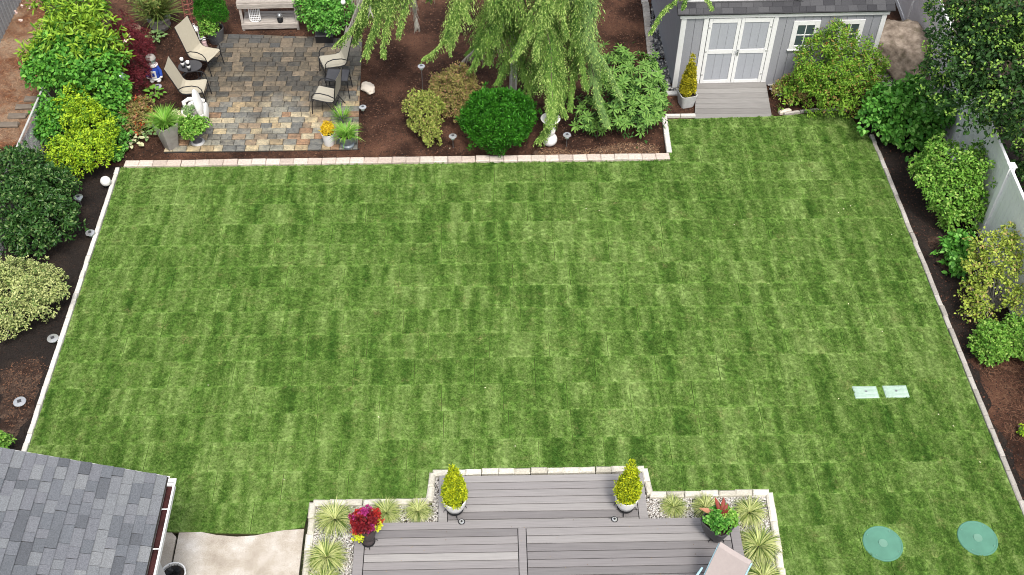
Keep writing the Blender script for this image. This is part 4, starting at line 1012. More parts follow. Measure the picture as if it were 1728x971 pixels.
# big tree over the fence
tl = [(1690, 40, 52, 3.6), (1640, 60, 46, 3.3), (1605, 50, 36, 3.0), (1660, 110, 52, 2.9), (1710, 120, 54, 3.1), (1620, 120, 44, 2.6), (1590, 100, 32, 2.6), (1700, 180, 48, 2.5), (1650, 175, 40, 2.4), (1610, 165, 32, 2.2), (1725, 220, 30, 2.3), (1690, 225, 22, 2.1),
      (1640, 205, 20, 2.1), (1575, 140, 22, 2.2), (1720, -10, 60, 4.2), (1650, -20, 50, 3.9), (1590, 10, 24, 3.0), (1790, 60, 90, 3.6), (1780, 170, 70, 2.9)]
tb = Vector((11.3, 19.6, 0)); tr = thing('evergreen_tree', 'large dark leaved tree with lime green tips leaning over the white fence', 'tree', tb)
bl = [(c-tb, r) for c, r in shr([B(*l) for l in tl], .1)]
V, F = foliage(bl, .095, .058, .17, 13, .85, droop=.1, inner=.2, rough=.32, spread=1.1); link('crown', npmesh('crown', V, F, LM['treedark']), tr)
cc, cn = blobpts(bl, .2, 1.1, -.15, .3); V, F = [], []
k = 9; m_ = rs.rand(len(cc)) < .8; cc, cn = cc[m_], cn[m_]; P = np.repeat(cc, k, 0)+np.repeat(cn, k, 0)*.12+rs.normal(size=(len(cc)*k, 3))*.05
V, F = leaves(P, rs.normal(size=P.shape)*.8+np.repeat(cn, k, 0)*.5, rs.normal(size=P.shape)*.3+np.array([0, -.1, .9]), .075*rs.uniform(.7, 1.2, len(P)), .042)
link('young_tips', npmesh('young_tips', V, F, LM['treetip']), tr)
tk = MB(); tk.tube([(0, 0, 0), (-.1, .1, 1.2), (-.05, 0, 2.4), (.1, .1, 4.2)], [.14, .12, .09, .04], 10); tk.build('trunk', M['bark'], tr, True)
stems(bl, (-.1, .05, 1.3), M['greytwig'], tr, 'limb', .045, 44)

# weeping conifer
T0 = Vector((.67, 21.27, 0))
wt = thing('weeping_conifer', 'weeping conifer with pale trunk and long drooping light green branches over the centre bed', 'tree', T0)
MB().tube([(0, 0, 0), (.03, 0, 1.0), (-.03, .03, 2.2), (.02, .05, 3.6), (0, .1, 5.4), (.05, .1, 6.0)], [.085, .07, .06, .05, .03, .01], 10).build('trunk', M['needletrunk'], wt, True)
MB().box((.09, -.02, .7), (.05, .05, 1.4)).box((-.02, -.07, .7), (.04, .03, 1.4)).build('support_stake', M['white'], wt)
def frond(world, width, dens=1.0, mats=None, tipf=.55, dead=False):
    pts = [np.array(p)-np.array(T0) for p in world]
    # Catmull-like resample
    P = []; seg = len(pts)-1
    for i in range(seg):
        p0, p1, p2, p3 = pts[max(i-1, 0)], pts[i], pts[i+1], pts[min(i+2, seg)]
        for t in np.linspace(0, 1, 10, endpoint=False):
            P.append(.5*((2*p1)+(-p0+p2)*t+(2*p0-5*p1+4*p2-p3)*t*t+(-p0+3*p1-3*p2+p3)*t**3))
    P.append(pts[-1]); P = np.array(P); n0 = 10 if len(pts) > 3 else 2
    mb = MB(); mb.tube([tuple(p) for p in P[::3]]+[tuple(P[-1])], [max(.004, .022*(1-i/(len(P)/3+1))) for i in range(len(P[::3])+1)], 5)
    br = mb.build('branch', M['greytwig'] if dead else M['bark'], wt)
    ds = np.linalg.norm(np.diff(P, axis=0), axis=1); s = np.concatenate([[0], ds.cumsum()]); L = s[-1]; s0 = s[n0]*.6
    nt_ = int((L-s0)/.045*5*dens); st = rs.uniform(s0, L, nt_); C0 = np.stack([np.interp(st, s, P[:, k]) for k in range(3)], 1)
    eps = .05; T = unit(np.stack([np.interp(st+eps, s, P[:, k])-np.interp(st-eps, s, P[:, k]) for k in range(3)], 1)+1e-6)
    q = (st-s0)/(L-s0); wloc = width*(.45+.75*np.sin(np.clip(q*1.15+.12, 0, 1)*PI)**.8)*(1-.35*q); wloc = np.maximum(wloc, width*.25)
    a = rs.uniform(0, 2*PI, nt_); lat = np.stack([np.cos(a), np.sin(a)*.8, np.zeros(nt_)], 1)
    d0 = unit(lat*.7*np.array([1.25, .8, 1])+T*.85+np.array([0, 0, -.15])+rs.normal(size=(nt_, 3))*.12)
    k = 17 if not dead else 6; u = np.tile(np.linspace(.08, 1, k), nt_); ti = np.repeat(np.arange(nt_), k); tl_ = (wloc*rs.uniform(.55, 1.15, nt_))[ti]
    pos = C0[ti]+d0[ti]*(u*tl_)[:, None]+np.array([0, 0, -1.0])*(u**2*tl_*.35)[:, None]
    dirv = unit(d0[ti]+np.array([0, 0, -1.1])*u[:, None])
    side = unit(np.cross(dirv, np.array([0, 0, 1.0]))+1e-6); sgn = np.where(rs.rand(len(u)) < .5, 1, -1)[:, None]
    if dead:
        mb2 = MB()
        for i in range(nt_):
            m0 = C0[i]; mb2.tube([m0, m0+d0[i]*tl_[i*k]*.5+np.array([0, 0, -.04]), m0+d0[i]*tl_[i*k]*.8+np.array([0, 0, -1.1*tl_[i*k]])], [.007, .005, .003], 3, False)
        mb2.build('bare_twigs', M['greytwig'], br); return
    D = dirv*.7+side*sgn*.65+rs.normal(size=pos.shape)*.18; N = rs.normal(size=pos.shape)*.35+np.array([0, -.35, .8])
    Lf = .06*rs.uniform(.6, 1.25, len(pos))*(1-.3*u); V, F = leaves(pos, D, N, Lf, Lf*.34, .1, .1)
    mi = (rs.rand(len(pos)) < (u**1.8)*tipf*.85).astype(int); mm = mats or (LM['fir'], LM['firtip'])
    link('needles', npmesh('needles', V, F, list(mm), np.tile(mi, 2)), br)
FR = []
def fp(zt, *pp): return [tuple(T0+Vector((0, 0, zt)))]+[tuple(at(*q)) for q in pp]
A_ = lambda zt, w, *pp, **kw: frond(fp(zt, *pp), w*.0192, **kw)
A_(5.0, 26, (655, -70, 3.9), (628, -10, 3.1), (600, 40, 2.4), (568, 74, 1.9), tipf=.8)
A_(5.0, 26, (665, -60, 3.8), (645, 0, 3.0), (632, 45, 2.3), (616, 92, 1.7), tipf=.8)
A_(4.9, 24, (680, -60, 3.7), (665, 0, 3.0), (652, 45, 2.4), (646, 92, 1.8), tipf=.8)
A_(4.9, 22, (700, -50, 3.7), (685, 0, 3.1), (678, 30, 2.7), (672, 56, 2.4), tipf=.8)
A_(4.6, 24, (640, -40, 3.2), (625, 10, 2.6), (606, 50, 2.1), (598, 70, 1.8), tipf=.6)
A_(4.6, 18, (625, -40, 3.2), (608, 0, 2.8), (595, 30, 2.4), (584, 58, 2.0), dead=True, dens=1.3)
A_(4.6, 20, (700, -40, 3.1), (697, 0, 2.8), (700, 20, 2.5), (704, 45, 2.2), dead=True, dens=1.0)
A_(4.0, 20, (830, 50, 2.1), (805, 80, 1.6), (783, 100, 1.2), (775, 112, 1.0), dead=True, dens=1.0)
A_(4.6, 18, (640, -40, 3.3), (625, -10, 3.0), (625, 20, 2.8), dead=True, dens=1.0)
A_(5.1, 26, (795, -60, 3.9), (778, 0, 3.1), (762, 40, 2.6), (746, 74, 2.1), (716, 98, 1.7), tipf=.85)
A_(5.0, 16, (800, -40, 3.6), (785, 8, 3.0), (793, 34, 2.7), tipf=.8)
A_(5.0, 20, (785, -30, 3.4), (768, 30, 2.7), (765, 60, 2.3), (757, 88, 1.9), tipf=.8)
A_(4.2, 26, (855, -30, 3.3), (838, 30, 2.6), (815, 78, 1.9), (795, 116, 1.3), tipf=.25)
A_(3.6, 22, (850, 10, 2.6), (825, 50, 2.0), (805, 70, 1.6), (790, 88, 1.3), tipf=.1)
A_(4.4, 20, (852, -20, 3.4), (845, 20, 2.8), (842, 50, 2.3), (836, 75, 2.0), tipf=.55)
A_(4.4, 20, (840, -20, 3.4), (832, 10, 3.0), (826, 30, 2.7), tipf=.55)
A_(5.2, 24, (918, -40, 3.9), (905, 20, 3.1), (890, 60, 2.6), (866, 98, 2.1), tipf=.9)
A_(5.2, 18, (922, -40, 3.9), (916, 30, 3.1), (908, 68, 2.6), (903, 98, 2.2), tipf=.9)
A_(4.8, 22, (880, -40, 3.6), (875, 10, 3.0), (885, 45, 2.5), (872, 80, 2.1), tipf=.5)
A_(4.6, 29, (920, 0, 3.0), (924, 80, 2.1), (935, 130, 1.6), (937, 180, 1.05), (926, 212, .65), (908, 236, .35), tipf=.7, dens=1.25)
A_(4.4, 34, (925, 60, 2.4), (930, 130, 1.7), (932, 170, 1.35), (928, 205, 1.0), tipf=.7, dens=1.2)
A_(3.8, 30, (830, 0, 2.7), (812, 60, 2.0), (800, 92, 1.5), tipf=.15)
A_(3.8, 30, (850, 0, 2.7), (832, 70, 1.9), (822, 104, 1.4), tipf=.2)
A_(4.2, 26, (640, -30, 3.2), (638, 20, 2.7), (632, 60, 2.2), tipf=.6)
A_(4.6, 20, (935, 40, 2.4), (940, 120, 1.6), (945, 165, 1.1), (955, 196, .8), tipf=.7)
A_(5.0, 18, (940, -40, 3.7), (948, 20, 3.0), (957, 58, 2.5), tipf=.8)
A_(4.9, 22, (975, -40, 3.7), (974, 30, 2.8), (962, 88, 2.0), tipf=.5)
A_(4.7, 20, (990, -30, 3.5), (980, 40, 2.7), (982, 100, 2.0), (990, 150, 1.4), tipf=.3)
A_(4.9, 19, (990, -30, 3.6), (992, 60, 2.6), (1022, 110, 2.0), (1048, 162, 1.3), tipf=.6, mats=(LM['firgrey'], LM['firtip']))
A_(4.4, 24, (985, 30, 2.5), (998, 110, 1.7), (1010, 165, 1.2), (1026, 208, .8), tipf=.45, mats=(LM['firgrey'], LM['firtip']))
A_(4.4, 18, (970, 30, 2.5), (970, 110, 1.6), (965, 150, 1.1), (962, 185, .8), tipf=.2)
A_(5.1, 14, (1005, -40, 3.7), (998, 0, 3.2), (1003, 24, 2.9), tipf=.7)
A_(5.1, 20, (985, -50, 3.8), (990, -10, 3.3), (992, 22, 2.9), tipf=.7)
A_(3.4, 30, (868, 40, 2.1), (880, 105, 1.4), (892, 150, .9), tipf=.12)
A_(3.4, 28, (900, 60, 2.0), (903, 120, 1.3), (896, 158, .9), tipf=.2)
A_(3.2, 26, (860, 60, 1.9), (852, 110, 1.2), (840, 138, .9), tipf=.12)
A_(3.6, 28, (945, 60, 2.1), (952, 120, 1.4), (950, 165, .9), tipf=.15)
A_(3.6, 20, (1000, 90, 1.7), (1010, 135, 1.3), (1005, 175, .9), tipf=.2)
A_(5.4, 12, (1190, -70, 4.2), (1150, -8, 3.5), (1122, 15, 3.2), (1097, 56, 2.7), tipf=.9, dens=.9)
A_(5.4, 10, (1200, -70, 4.2), (1190, -20, 3.7), (1203, 14, 3.4), tipf=.9, dens=.8)
A_(5.4, 10, (1150, -60, 4.0), (1160, -15, 3.7), (1152, 14, 3.4), tipf=.9, dens=.8)
for i in range(14):
    a = i*2.4; R_ = random.uniform(1.2, 2.4); h = random.uniform(4.0, 5.8)
    if math.sin(a) < -.1: continue
    c = [Vector((R_*f*math.cos(a), R_*f*math.sin(a), h+.25*f-1.9*f**2.2)) for f in (0, .35, .7, 1.0, 1.15)]
    frond([tuple(T0+v) for v in c], .42, dens=.7, tipf=.6)

# ------------------------------------------------------------------ boulder and rocks
def rock(name, label, P, r, mat, seed, cuts=4, sc=(1, 1, .8), noise=.22, rz=0):
    import bmesh
    rnd = random.Random(seed); bm = bmesh.new(); bmesh.ops.create_icosphere(bm, subdivisions=cuts, radius=1)
    ds = [Vector((rnd.gauss(0, 1), rnd.gauss(0, 1), rnd.gauss(0, 1))).normalized() for _ in range(9)]; hs = [rnd.uniform(.62, .92) for _ in ds]
    from mathutils import noise as nz
    for v in bm.verts:
        d = v.co.normalized(); m = 1.0
        for a, h in zip(ds, hs):
            k = d.dot(a)
            if k*m > h: m = h/k
        m *= 1+noise*.5*nz.noise(d*2.2+Vector((seed, 0, 0)))+noise*.18*nz.noise(d*9)
        v.co = d*m; v.co.x *= sc[0]*r; v.co.y *= sc[1]*r; v.co.z *= sc[2]*r
    me = bpy.data.meshes.new(name); bm.to_mesh(me); bm.free(); me.materials.append(mat)
    for p in me.polygons: p.use_smooth = True
    o = link(name, me, None, P, (0, 0, rz)); return tag(o, label, 'rock')
t = NT('mossy_boulder'); n1 = t.noise(2.2, t.objc(), 6, .7); n2 = t.noise(6, t.objc(), 7, .62)
c_ = t.mix(t.ramp(n1, [(.5, 0.0), (.68, 1.0)]), t.ramp(n2, [(.3, (.12, .095, .075)), (.5, (.24, .195, .155)), (.7, (.38, .32, .26))]), (.10, .085, .055))
M['boulder'] = t.out(c_, .95, n2, .02, .7, spec=.1)
rock('boulder', 'large mossy brown boulder between the shed and the white fence', at(1522, 90, .35), .86, M['boulder'], 5, 5, (1.0, 1.25, .85), .28, .3)
rock('rock', 'pale cream rock sitting on the dark mulch right of the patio', at(622, 148, .07), .20, M['whiterock'], 12, 4, (.9, 1.25, .5), .35, .2)
rock('rock', 'tan stone at the back of the red maple near the barrel planter', at(228, 48, .1), .16, M['tan'], 3, 3, (1.3, .8, .6), .3, -.5)

# ------------------------------------------------------------------ solar path lights
def solar(label, px, py, hz=.35, head=.055, ball=False, polem='metal', group=None):
    P = at(px, py, hz); P = Vector((P.x, P.y, 0)); t = thing('solar_light', label, 'garden light', P, 0, group)
    MB().tube([(0, 0, 0), (0, 0, hz-.08)], .008, 6).build('stake', M[polem], t)
    if ball: MB().ball((0, 0, hz), head, 14).build('globe', ball, t, True)
    else:
        MB().lathe([(head*.5, hz-.09), (head*.75, hz-.02), (head*.72, hz-.01)], 14).build('lens', M['greylid'], t, True)
        MB().lathe([(head*.7, hz-.012), (head*1.15, hz-.004), (head*1.1, hz+.006), (head*.5, hz+.018), (.0001, hz+.02)], 18).build('cap', M['silver'], t, True)
        MB().box((0, 0, hz+.02), (head*.7, head*.7, .006), .4).build('solar_cell', M['charcoal'], t)
solar('tall stemmed solar light standing in the mulch behind the olive shrub', 711, 112, .92, .075)
solar('short solar light right of the patio near the grass pot', 612, 181, .2, .075, polem='black')
solar('solar light between the olive shrub and the dark green dome', 764, 230, .34, .08)
solar('solar light beside the white ball statue under the conifer', 957, 228, .34, .08)
solar('flat solar light just below the blue coated figure', 266, 146, .15, .085)
solar('white globe light beside the left kerb corner', 178, 306, .2, .11, M['whitestone'], 'black')
solar('grey topped solar light right of the dark green shrub', 132, 333, .28, .085)
solar('round solar light close to the left white kerb', 152, 393, .14, .085)
solar('pale green disc light beside the left white kerb above the dry soil', 89, 571, .10, .095)
solar('pale green disc light lying on the dry soil patch', 33, 678, .06, .10)
gz = at(204, 131, .9)
t = thing('gazing_ball', 'mirrored glass ball on a stake in front of the mid green shrub', 'garden ornament', (gz.x, gz.y, 0)); MB().tube([(0, 0, 0), (0, 0, .85)], .01, 6).build('stake', M['metal'], t); MB().ball((0, 0, .92), .11, 16).build('ball', M['ball'], t, True)

# ------------------------------------------------------------------ covers in the lawn
gm = plain('aqua_green_plastic_lid', (.085, .225, .16), .6, .16, 4); gm2 = plain('aqua_green_boss', (.14, .28, .21), .5, .1, 5)
for i, (px, py) in enumerate(((1490, 917), (1650, 908))):
    t = thing('septic_lid', ('round aqua green lid in the lawn, the one nearer the deck', 'round aqua green lid in the lawn, the one nearer the right kerb')[i], 'lid', at(px, py, .065), random.uniform(0, 3), 'round green lids in the lawn')
    MB().lathe([(.325, -.04), (.325, -.006), (.315, .004), (.30, .004), (.295, -.001), (.10, .004), (.0001, .006)], 40).build('cover', gm, t, True)
    MB().lathe([(.075, .004), (.07, .014), (.0001, .014)], 24).build('boss', gm2, t, True)
    for k in range(4): MB().lathe([(.012, .0), (.01, .012), (.0001, .012)], 8).build('bolt', gm2, t, loc=(.27*math.cos(k*PI/2), .27*math.sin(k*PI/2), 0))
rm_ = plain('pale_mint_lid', (.36, .48, .40), .6, .25, 9)
for i, (px, py) in enumerate(((1461, 662), (1512, 661))):
    t = thing('valve_box_lid', ('left pale mint rectangular valve box lid in the lawn', 'right pale mint rectangular valve box lid in the lawn')[i], 'lid', at(px, py, .058), 0, 'rectangular mint lids in the lawn')
    MB().cbox((0, 0, -.01), (.44, .27, .045), .012, 0, .004).build('cover', rm_, t)
    for yy in (-.085, 0, .085): MB().cbox((0, 0, 0), (.40, .055, .01), .003).build('rib', rm_, t, loc=(0, yy, .014))
    MB().lathe([(.022, 0), (.022, .026), (.0001, .026)], 10).build('bolt', M['metal'], t)

# ------------------------------------------------------------------ ornamental grasses
sed = []
for k in range(3):
    V, F = blades(560, .40, .010, 1.2, 2.2, .05, 5); sed.append(npmesh('blades', V, F, LM['sedge']))
gl_ = [(566, 880, 1.0, 'large striped grass clump in the left gravel bed nearest the concrete slab corner'), (552, 944, 1.0, 'striped grass clump beside the left deck edge at the bottom of the photo'),
       (652, 868, .8, 'striped grass clump behind the red flower urn'), (706, 866, .72, 'striped grass clump left of the lower deck platform'),
       (547, 990, .9, 'striped grass clump cut by the bottom edge beside the left deck'),
       (1136, 858, .68, 'small striped grass clump right of the lower deck platform'), (1190, 860, .75, 'striped grass clump mostly hidden behind the charcoal planter'),
       (1264, 868, .88, 'striped grass clump in the right corner of the gravel bed'), (1279, 926, 1.08, 'large striped grass clump beside the right kerb of the gravel bed'), (1287, 980, .95, 'striped grass clump at the bottom edge behind the lounge chair')]
for i, (px, py, s_, lab) in enumerate(gl_):
    P = at(px, py, .03); t = thing('ornamental_grass', lab, 'ornamental grass', P, random.uniform(0, 6), 'striped grass clumps in the gravel beds')
    t.scale = (s_*1.12,)*3; link('blades', sed[i % 3], t); MB().lathe([(.06, 0), (.05, .04), (.0001, .05)], 8).build('crown', M['soil'], t)

# ------------------------------------------------------------------ pots
def pot(root, prof, mat, n=24, sq=None, rz=0, soilz=None, name='pot', c=(0, 0, 0), sx=1, sy=1):
    zt = prof[-1][1]; rt2 = prof[-1][0]
    full = prof+[(rt2-.02, zt), (rt2-.03, zt-.06)]
    MB().lathe([(r, z) for r, z in full], n, c, sx, sy, rz, sq).build(name, mat, root, True)
    MB().lathe([(rt2-.028, zt-.055), (.0001, zt-.045)], n, c, sx, sy, rz, sq).build('soil', M['soil'], root)
def cone_lobes(h, r, z0, n=7):
    out = []
    for i in range(n):
        f = i/(n-1); rr = r*(1-f*.9)*(.9 if i == 0 else 1)*.8; out.append((Vector((0, 0, z0+.42*r+f*(h-.5*r))), (rr, rr, rr*1.1)))
    return out
def potstand(root, r, z=.05):
    s_ = MB(); s_.lathe([(r, z), (r, z+.02), (r-.015, z+.02)], 22)
    for k in range(4):
        a = k*PI/2+.0; s_.tube([(r*.7*math.cos(a), r*.7*math.sin(a), z+.01), (r*1.25*math.cos(a), r*1.25*math.sin(a), z+.01), (r*1.32*math.cos(a), r*1.32*math.sin(a), 0)], .008, 5)
    s_.build('stand', M['black'], root)
def yewpot(name, label, P, pr, ph, h, r, mat=None, leaf='yew', sq=None, prof=None, stand=True):
    t = thing(name, label, 'potted conifer', P, random.uniform(-.3, .3), None)
    z0 = .07 if stand else 0
    if stand: potstand(t, pr*.72)
    pot(t, prof or [(pr*.55, z0), (pr*.68, z0+.02), (pr*.9, z0+ph*.5), (pr, z0+ph)], mat or M['whitepot'], 28, sq)
    bl = cone_lobes(h, r, z0+ph-.02)
    V, F = foliage(bl, .045, .018, .05, 20, 1.2, droop=-.8, up=.1, rough=.10, inner=.3, zmin=-.5, shoot=0); link('foliage', npmesh('foliage', V, F, LM[leaf]), t)
    MB().tube([(0, 0, z0+ph-.06), (0, 0, z0+ph+h*.8)], .015, 6).build('stem', M['bark'], t); return t
yewpot('potted_conifer', 'cone shaped golden conifer in a white pot on the left side of the lower deck', at(768, 861, Z1), .20, .30, .86, .235)
yewpot('potted_conifer', 'cone shaped golden conifer in a white pot on the right side of the lower deck', at(1055, 857, Z1), .20, .30, .95, .235)
t = yewpot('potted_conifer', 'slim golden conifer in a square light grey planter beside the shed ramp', at(1157, 176, 0), .20, .34, 1.02, .21, M['lightpot'], 'yewb', 8, [(.15, 0), (.20, .34)], False)

# charcoal planter
t = thing('charcoal_planter', 'square tapered charcoal planter with a red leaved canna on the right side of the deck', 'planter', at(1207, 904, Z2), .75)
potstand(t, .13, .03)
pot(t, [(.12, .07), (.15, .09), (.20, .24), (.245, .46)], M['charcoal'], 32, 5, 0)
V, F = foliage([(Vector((0, .02, .50)), (.15, .15, .1))], .055, .04, .06, 16, 1.4, inner=.3); link('foliage', npmesh('foliage', V, F, LM['hydr']), t)
V, F = foliage([(Vector((.12, -.08, .52)), (.1, .1, .07))], .05, .035, .05, 14, 1.2); link('yellow_green_foliage', npmesh('yellow_green_foliage', V, F, LM['bright']), t)
rl = leafmat('red_canna_leaf', (.16, .02, .018), (.30, .06, .04), None); rl2 = leafmat('salmon_canna_leaf', (.36, .15, .09), (.48, .24, .14), None)
for d, L2, w2, m_ in (((.9, .5, .8), .31, .085, rl), ((.5, .9, .7), .32, .08, rl), ((.2, -.3, .9), .24, .06, rl), ((-.5, .95, .3), .36, .10, rl2), ((.9, .1, .6), .24, .07, rl)):
    V, F = leaves(np.array([[0, 0, .58]]), np.array([d], float), np.array([[0, -.3, 1.]]), L2, w2, .15, .12); link('red_leaf', npmesh('red_leaf', V, F, m_), t)
# urn with flowers
t = thing('flower_urn', 'dark urn of red, magenta and yellow flowers on the left corner of the deck', 'flower pot', at(622, 915, Z2), .2)
t.scale = (.92, .92, .92)
potstand(t, .12, .02)
um = plain('dark_bronze_urn', (.05, .04, .04), .5, .3, 12)
pot(t, [(.085, .04), (.11, .06), (.115, .10), (.09, .14), (.14, .26), (.16, .38), (.13, .44), (.155, .50)], um, 24)
for mat, bl, nm in (('darkredfl', [((0, .04, .54), (.2, .17, .13)), ((-.12, .0, .5), (.1, .09, .1)), ((.12, .02, .52), (.1, .09, .1))], 'maroon_flowers'), ('redfl', [((.17, .05, .50), (.08, .08, .09)), ((-.16, .05, .50), (.06, .06, .09)), ((-.08, .14, .6), (.06, .06, .06)), ((-.16, -.05, .42), (.06, .05, .06)), ((.2, .12, .56), (.05, .05, .05))], 'red_flowers'),
                    ('magenta', [((.03, .15, .64), (.09, .05, .04)), ((-.18, .12, .57), (.04, .04, .04)), ((.08, -.10, .46), (.03, .03, .05))], 'magenta_flowers'), ('chartreuse', [((-.16, -.12, .32), (.07, .05, .09)), ((.18, -.02, .42), (.055, .05, .09))], 'yellow_flowers')):
    V, F = foliage([(Vector(c)+Vector((0, 0, .12)), tuple(q*.82 for q in r)) for c, r in bl], .045, .035, .045, 9, .8, rough=.4, droop=0, inner=.0, zmin=-.9, shoot=0); link(nm, npmesh(nm, V, F, LM[mat]), t)
V, F = foliage([(Vector((0, 0, .54)), (.12, .12, .08))], .05, .03, .05, 10, 1); link('foliage', npmesh('foliage', V, F, LM['red']), t)
# white pot by slab
t = thing('potted_plant', 'white pot with a black leaved plant cut by the bottom edge on the concrete slab', 'potted plant', at(299, 985, .05), 0)
pot(t, [(.13, 0), (.17, .15), (.20, .32)], M['whitepot'], 24)
V, F = blades(160, .16, .012, 1.2, 1.4, .06, 3); V[:, 2] += .28; link('foliage', npmesh('foliage', V, F, M['black']), t)
# tall square planter of grass
t = thing('grass_planter', 'tall tapered square grey planter of green grass on the left patio corner', 'planter', at(289, 248, .03), .8)
pot(t, [(.12, 0), (.125, .01), (.215, .66)], M['stonepot'], 32, 9, 0)
V, F = blades(520, .46, .012, .9, 1.3, .12, 4); V[:, 2] += .62; link('grass_blades', npmesh('grass_blades', V, F, LM['grassy']), t)
# black urn with bright plant
t = thing('urn_planter', 'black pedestal urn of bright green leaves beside the white swan planter', 'planter', at(334, 241, .03), 0)
pot(t, [(.14, 0), (.145, .04), (.08, .08), (.06, .16), (.10, .22), (.25, .32), (.27, .40)], M['darkpot'], 26)
MB().lathe([(.155, 0), (.155, .03), (.13, .06), (.11, .06)], 22).build('base_ring', M['lightpot'], t, True)
V, F = foliage([(Vector((-.02, -.02, .46)), (.25, .25, .14))], .055, .045, .06, 15, 1.3); link('foliage', npmesh('foliage', V, F, LM['bright']), t)
# swan planter
t = thing('swan_planter', 'white swan shaped planter with raised wings on the patio behind the black urn', 'planter', at(332, 205, .05), -.15)
MB().lathe([(.12, .0), (.2, .05), (.27, .18), (.28, .3), (.25, .3), (.23, .2), (.0001, .18)], 24, (0, 0, 0), 1.05, .9).build('body', M['whitestone'], t, True)
MB().ball((.20, .0, .50), .17, 16, 2.2, .38, 1.0).build('wing', M['whitestone'], t, True, loc=(0, 0, 0), rot=(0, -.12, 0))
MB().ball((.27, -.10, .38), .15, 16, 1.7, .36, 1.0).build('wing', M['whitestone'], t, True, rot=(0, .1, .1))
MB().ball((.02, .16, .30), .12, 14, 1.3, 1.9, .4).build('tail', M['whitestone'], t, True)
MB().tube([(-.25, .12, .25), (-.3, .2, .36), (-.2, .28, .40), (0, .3, .4), (.17, .24, .42)], [.05, .05, .05, .05, .045], 10).build('neck', M['whitestone'], t, True)
rock_ = MB().ball((.02, .05, .26), .11, 8, .6); rock_.build('stone', M['stonepot'], t, True)
V, F = foliage([(Vector((-.12, .0, .3)), (.12, .14, .06))], .04, .03, .05, 10, 1); link('foliage', npmesh('foliage', V, F, LM['hosta']), t)
wf = shrub('white_hydrangea', 'lacy cream white flowering plant squeezed between grass planter and swan planter', 'plant', [(303, 205, 11, .35), (298, 195, 8, .4), (306, 220, 8, .25)], (303, 228), LM['white'], .04, .03, .05, 12, 1.1)
# yellow flower pot, blue-grey pot
t = thing('flower_pot', 'tall white pot of yellow flowers at the front right of the patio', 'flower pot', at(556, 243, .05), 0)
pot(t, [(.11, 0), (.12, .02), (.135, .2), (.16, .33)], M['whitepot'], 24)
V, F = foliage([(Vector((0, 0, .43)), (.12, .12, .12))], .03, .026, .04, 16, 1.5, shoot=0); link('flowers', npmesh('flowers', V, F, LM['yellowfl']), t)
t = thing('potted_grass', 'blue grey pedestal pot of arching green grass at the front right of the patio', 'planter', at(587, 246, .05), 0)
pot(t, [(.14, 0), (.15, .05), (.11, .08), (.15, .14), (.19, .28), (.205, .32)], M['bluepot'], 26)
V, F = blades(240, .42, .018, .95, 1.4, .1, 4); V[:, 2] += .28; link('grass_blades', npmesh('grass_blades', V, F, LM['grassy']), t)
t = thing('grass_clump', 'green strap leaved grass standing behind the yellow flower pot', 'plant', at(578, 205, .05), 0)
V, F = blades(110, .42, .016, .55, .9, .06, 4); link('grass_blades', npmesh('grass_blades', V, F, LM['grassy']), t)
MB().lathe([(.09, 0), (.12, .12), (.0001, .12)], 14).build('pot', M['darkpot'], t, True)
# barrel planter
t = thing('barrel_planter', 'grey half barrel planter with tall strappy leaves at the top left', 'planter', at(272, 47, 0), 0)
bm_ = plain('grey_barrel', (.30, .27, .26), .8, .2, 14)
pot(t, [(.20, 0), (.25, .15), (.275, .34)], bm_, 24)
for z_ in (.07, .26): MB().lathe([(.215+z_*.21, z_), (.235+z_*.2, z_), (.24+z_*.2, z_+.03), (.22+z_*.21, z_+.03)], 24).build('hoop', M['metal'], t, True)
V, F = blades(420, .85, .026, .9, .95, .14, 5); V[:, 2] += .3; link('strap_leaves', npmesh('strap_leaves', V, F, LM['strap']), t)
V, F = foliage([(Vector((-.15, 0, .7)), (.35, .3, .35))], .09, .03, .1, 8, .8); link('foliage', npmesh('foliage', V, F, LM['strap']), t)
# alberta spruce in dark pot + small pot
t = thing('potted_spruce', 'dense rounded green conifer in a dark pot at the back left of the patio', 'potted conifer', at(366, 70, 0), 0)
pot(t, [(.16, 0), (.20, .2), (.235, .4)], M['darkpot'], 24)
bl = [(Vector((-.02, .12, .85)), (.36, .34, .36)), (Vector((-.06, .12, 1.3)), (.29, .28, .34)), (Vector((-.05, .12, 1.75)), (.16, .16, .3)), (Vector((.05, .1, .7)), (.3, .26, .2))]
V, F = foliage(bl, .04, .014, .06, 24, 1.2, droop=-.4, up=.2, rough=.08, inner=.25, shoot=0); link('foliage', npmesh('foliage', V, F, LM['dome']), t)
MB().tube([(0, 0, .35), (0, .1, 1.6)], .03, 6).build('stem', M['bark'], t)
V, F = foliage([(Vector((-.1, -.15, .52)), (.18, .14, .17))], .06, .04, .06, 12, 1.1); link('bright_foliage', npmesh('bright_foliage', V, F, LM['bright']), t)

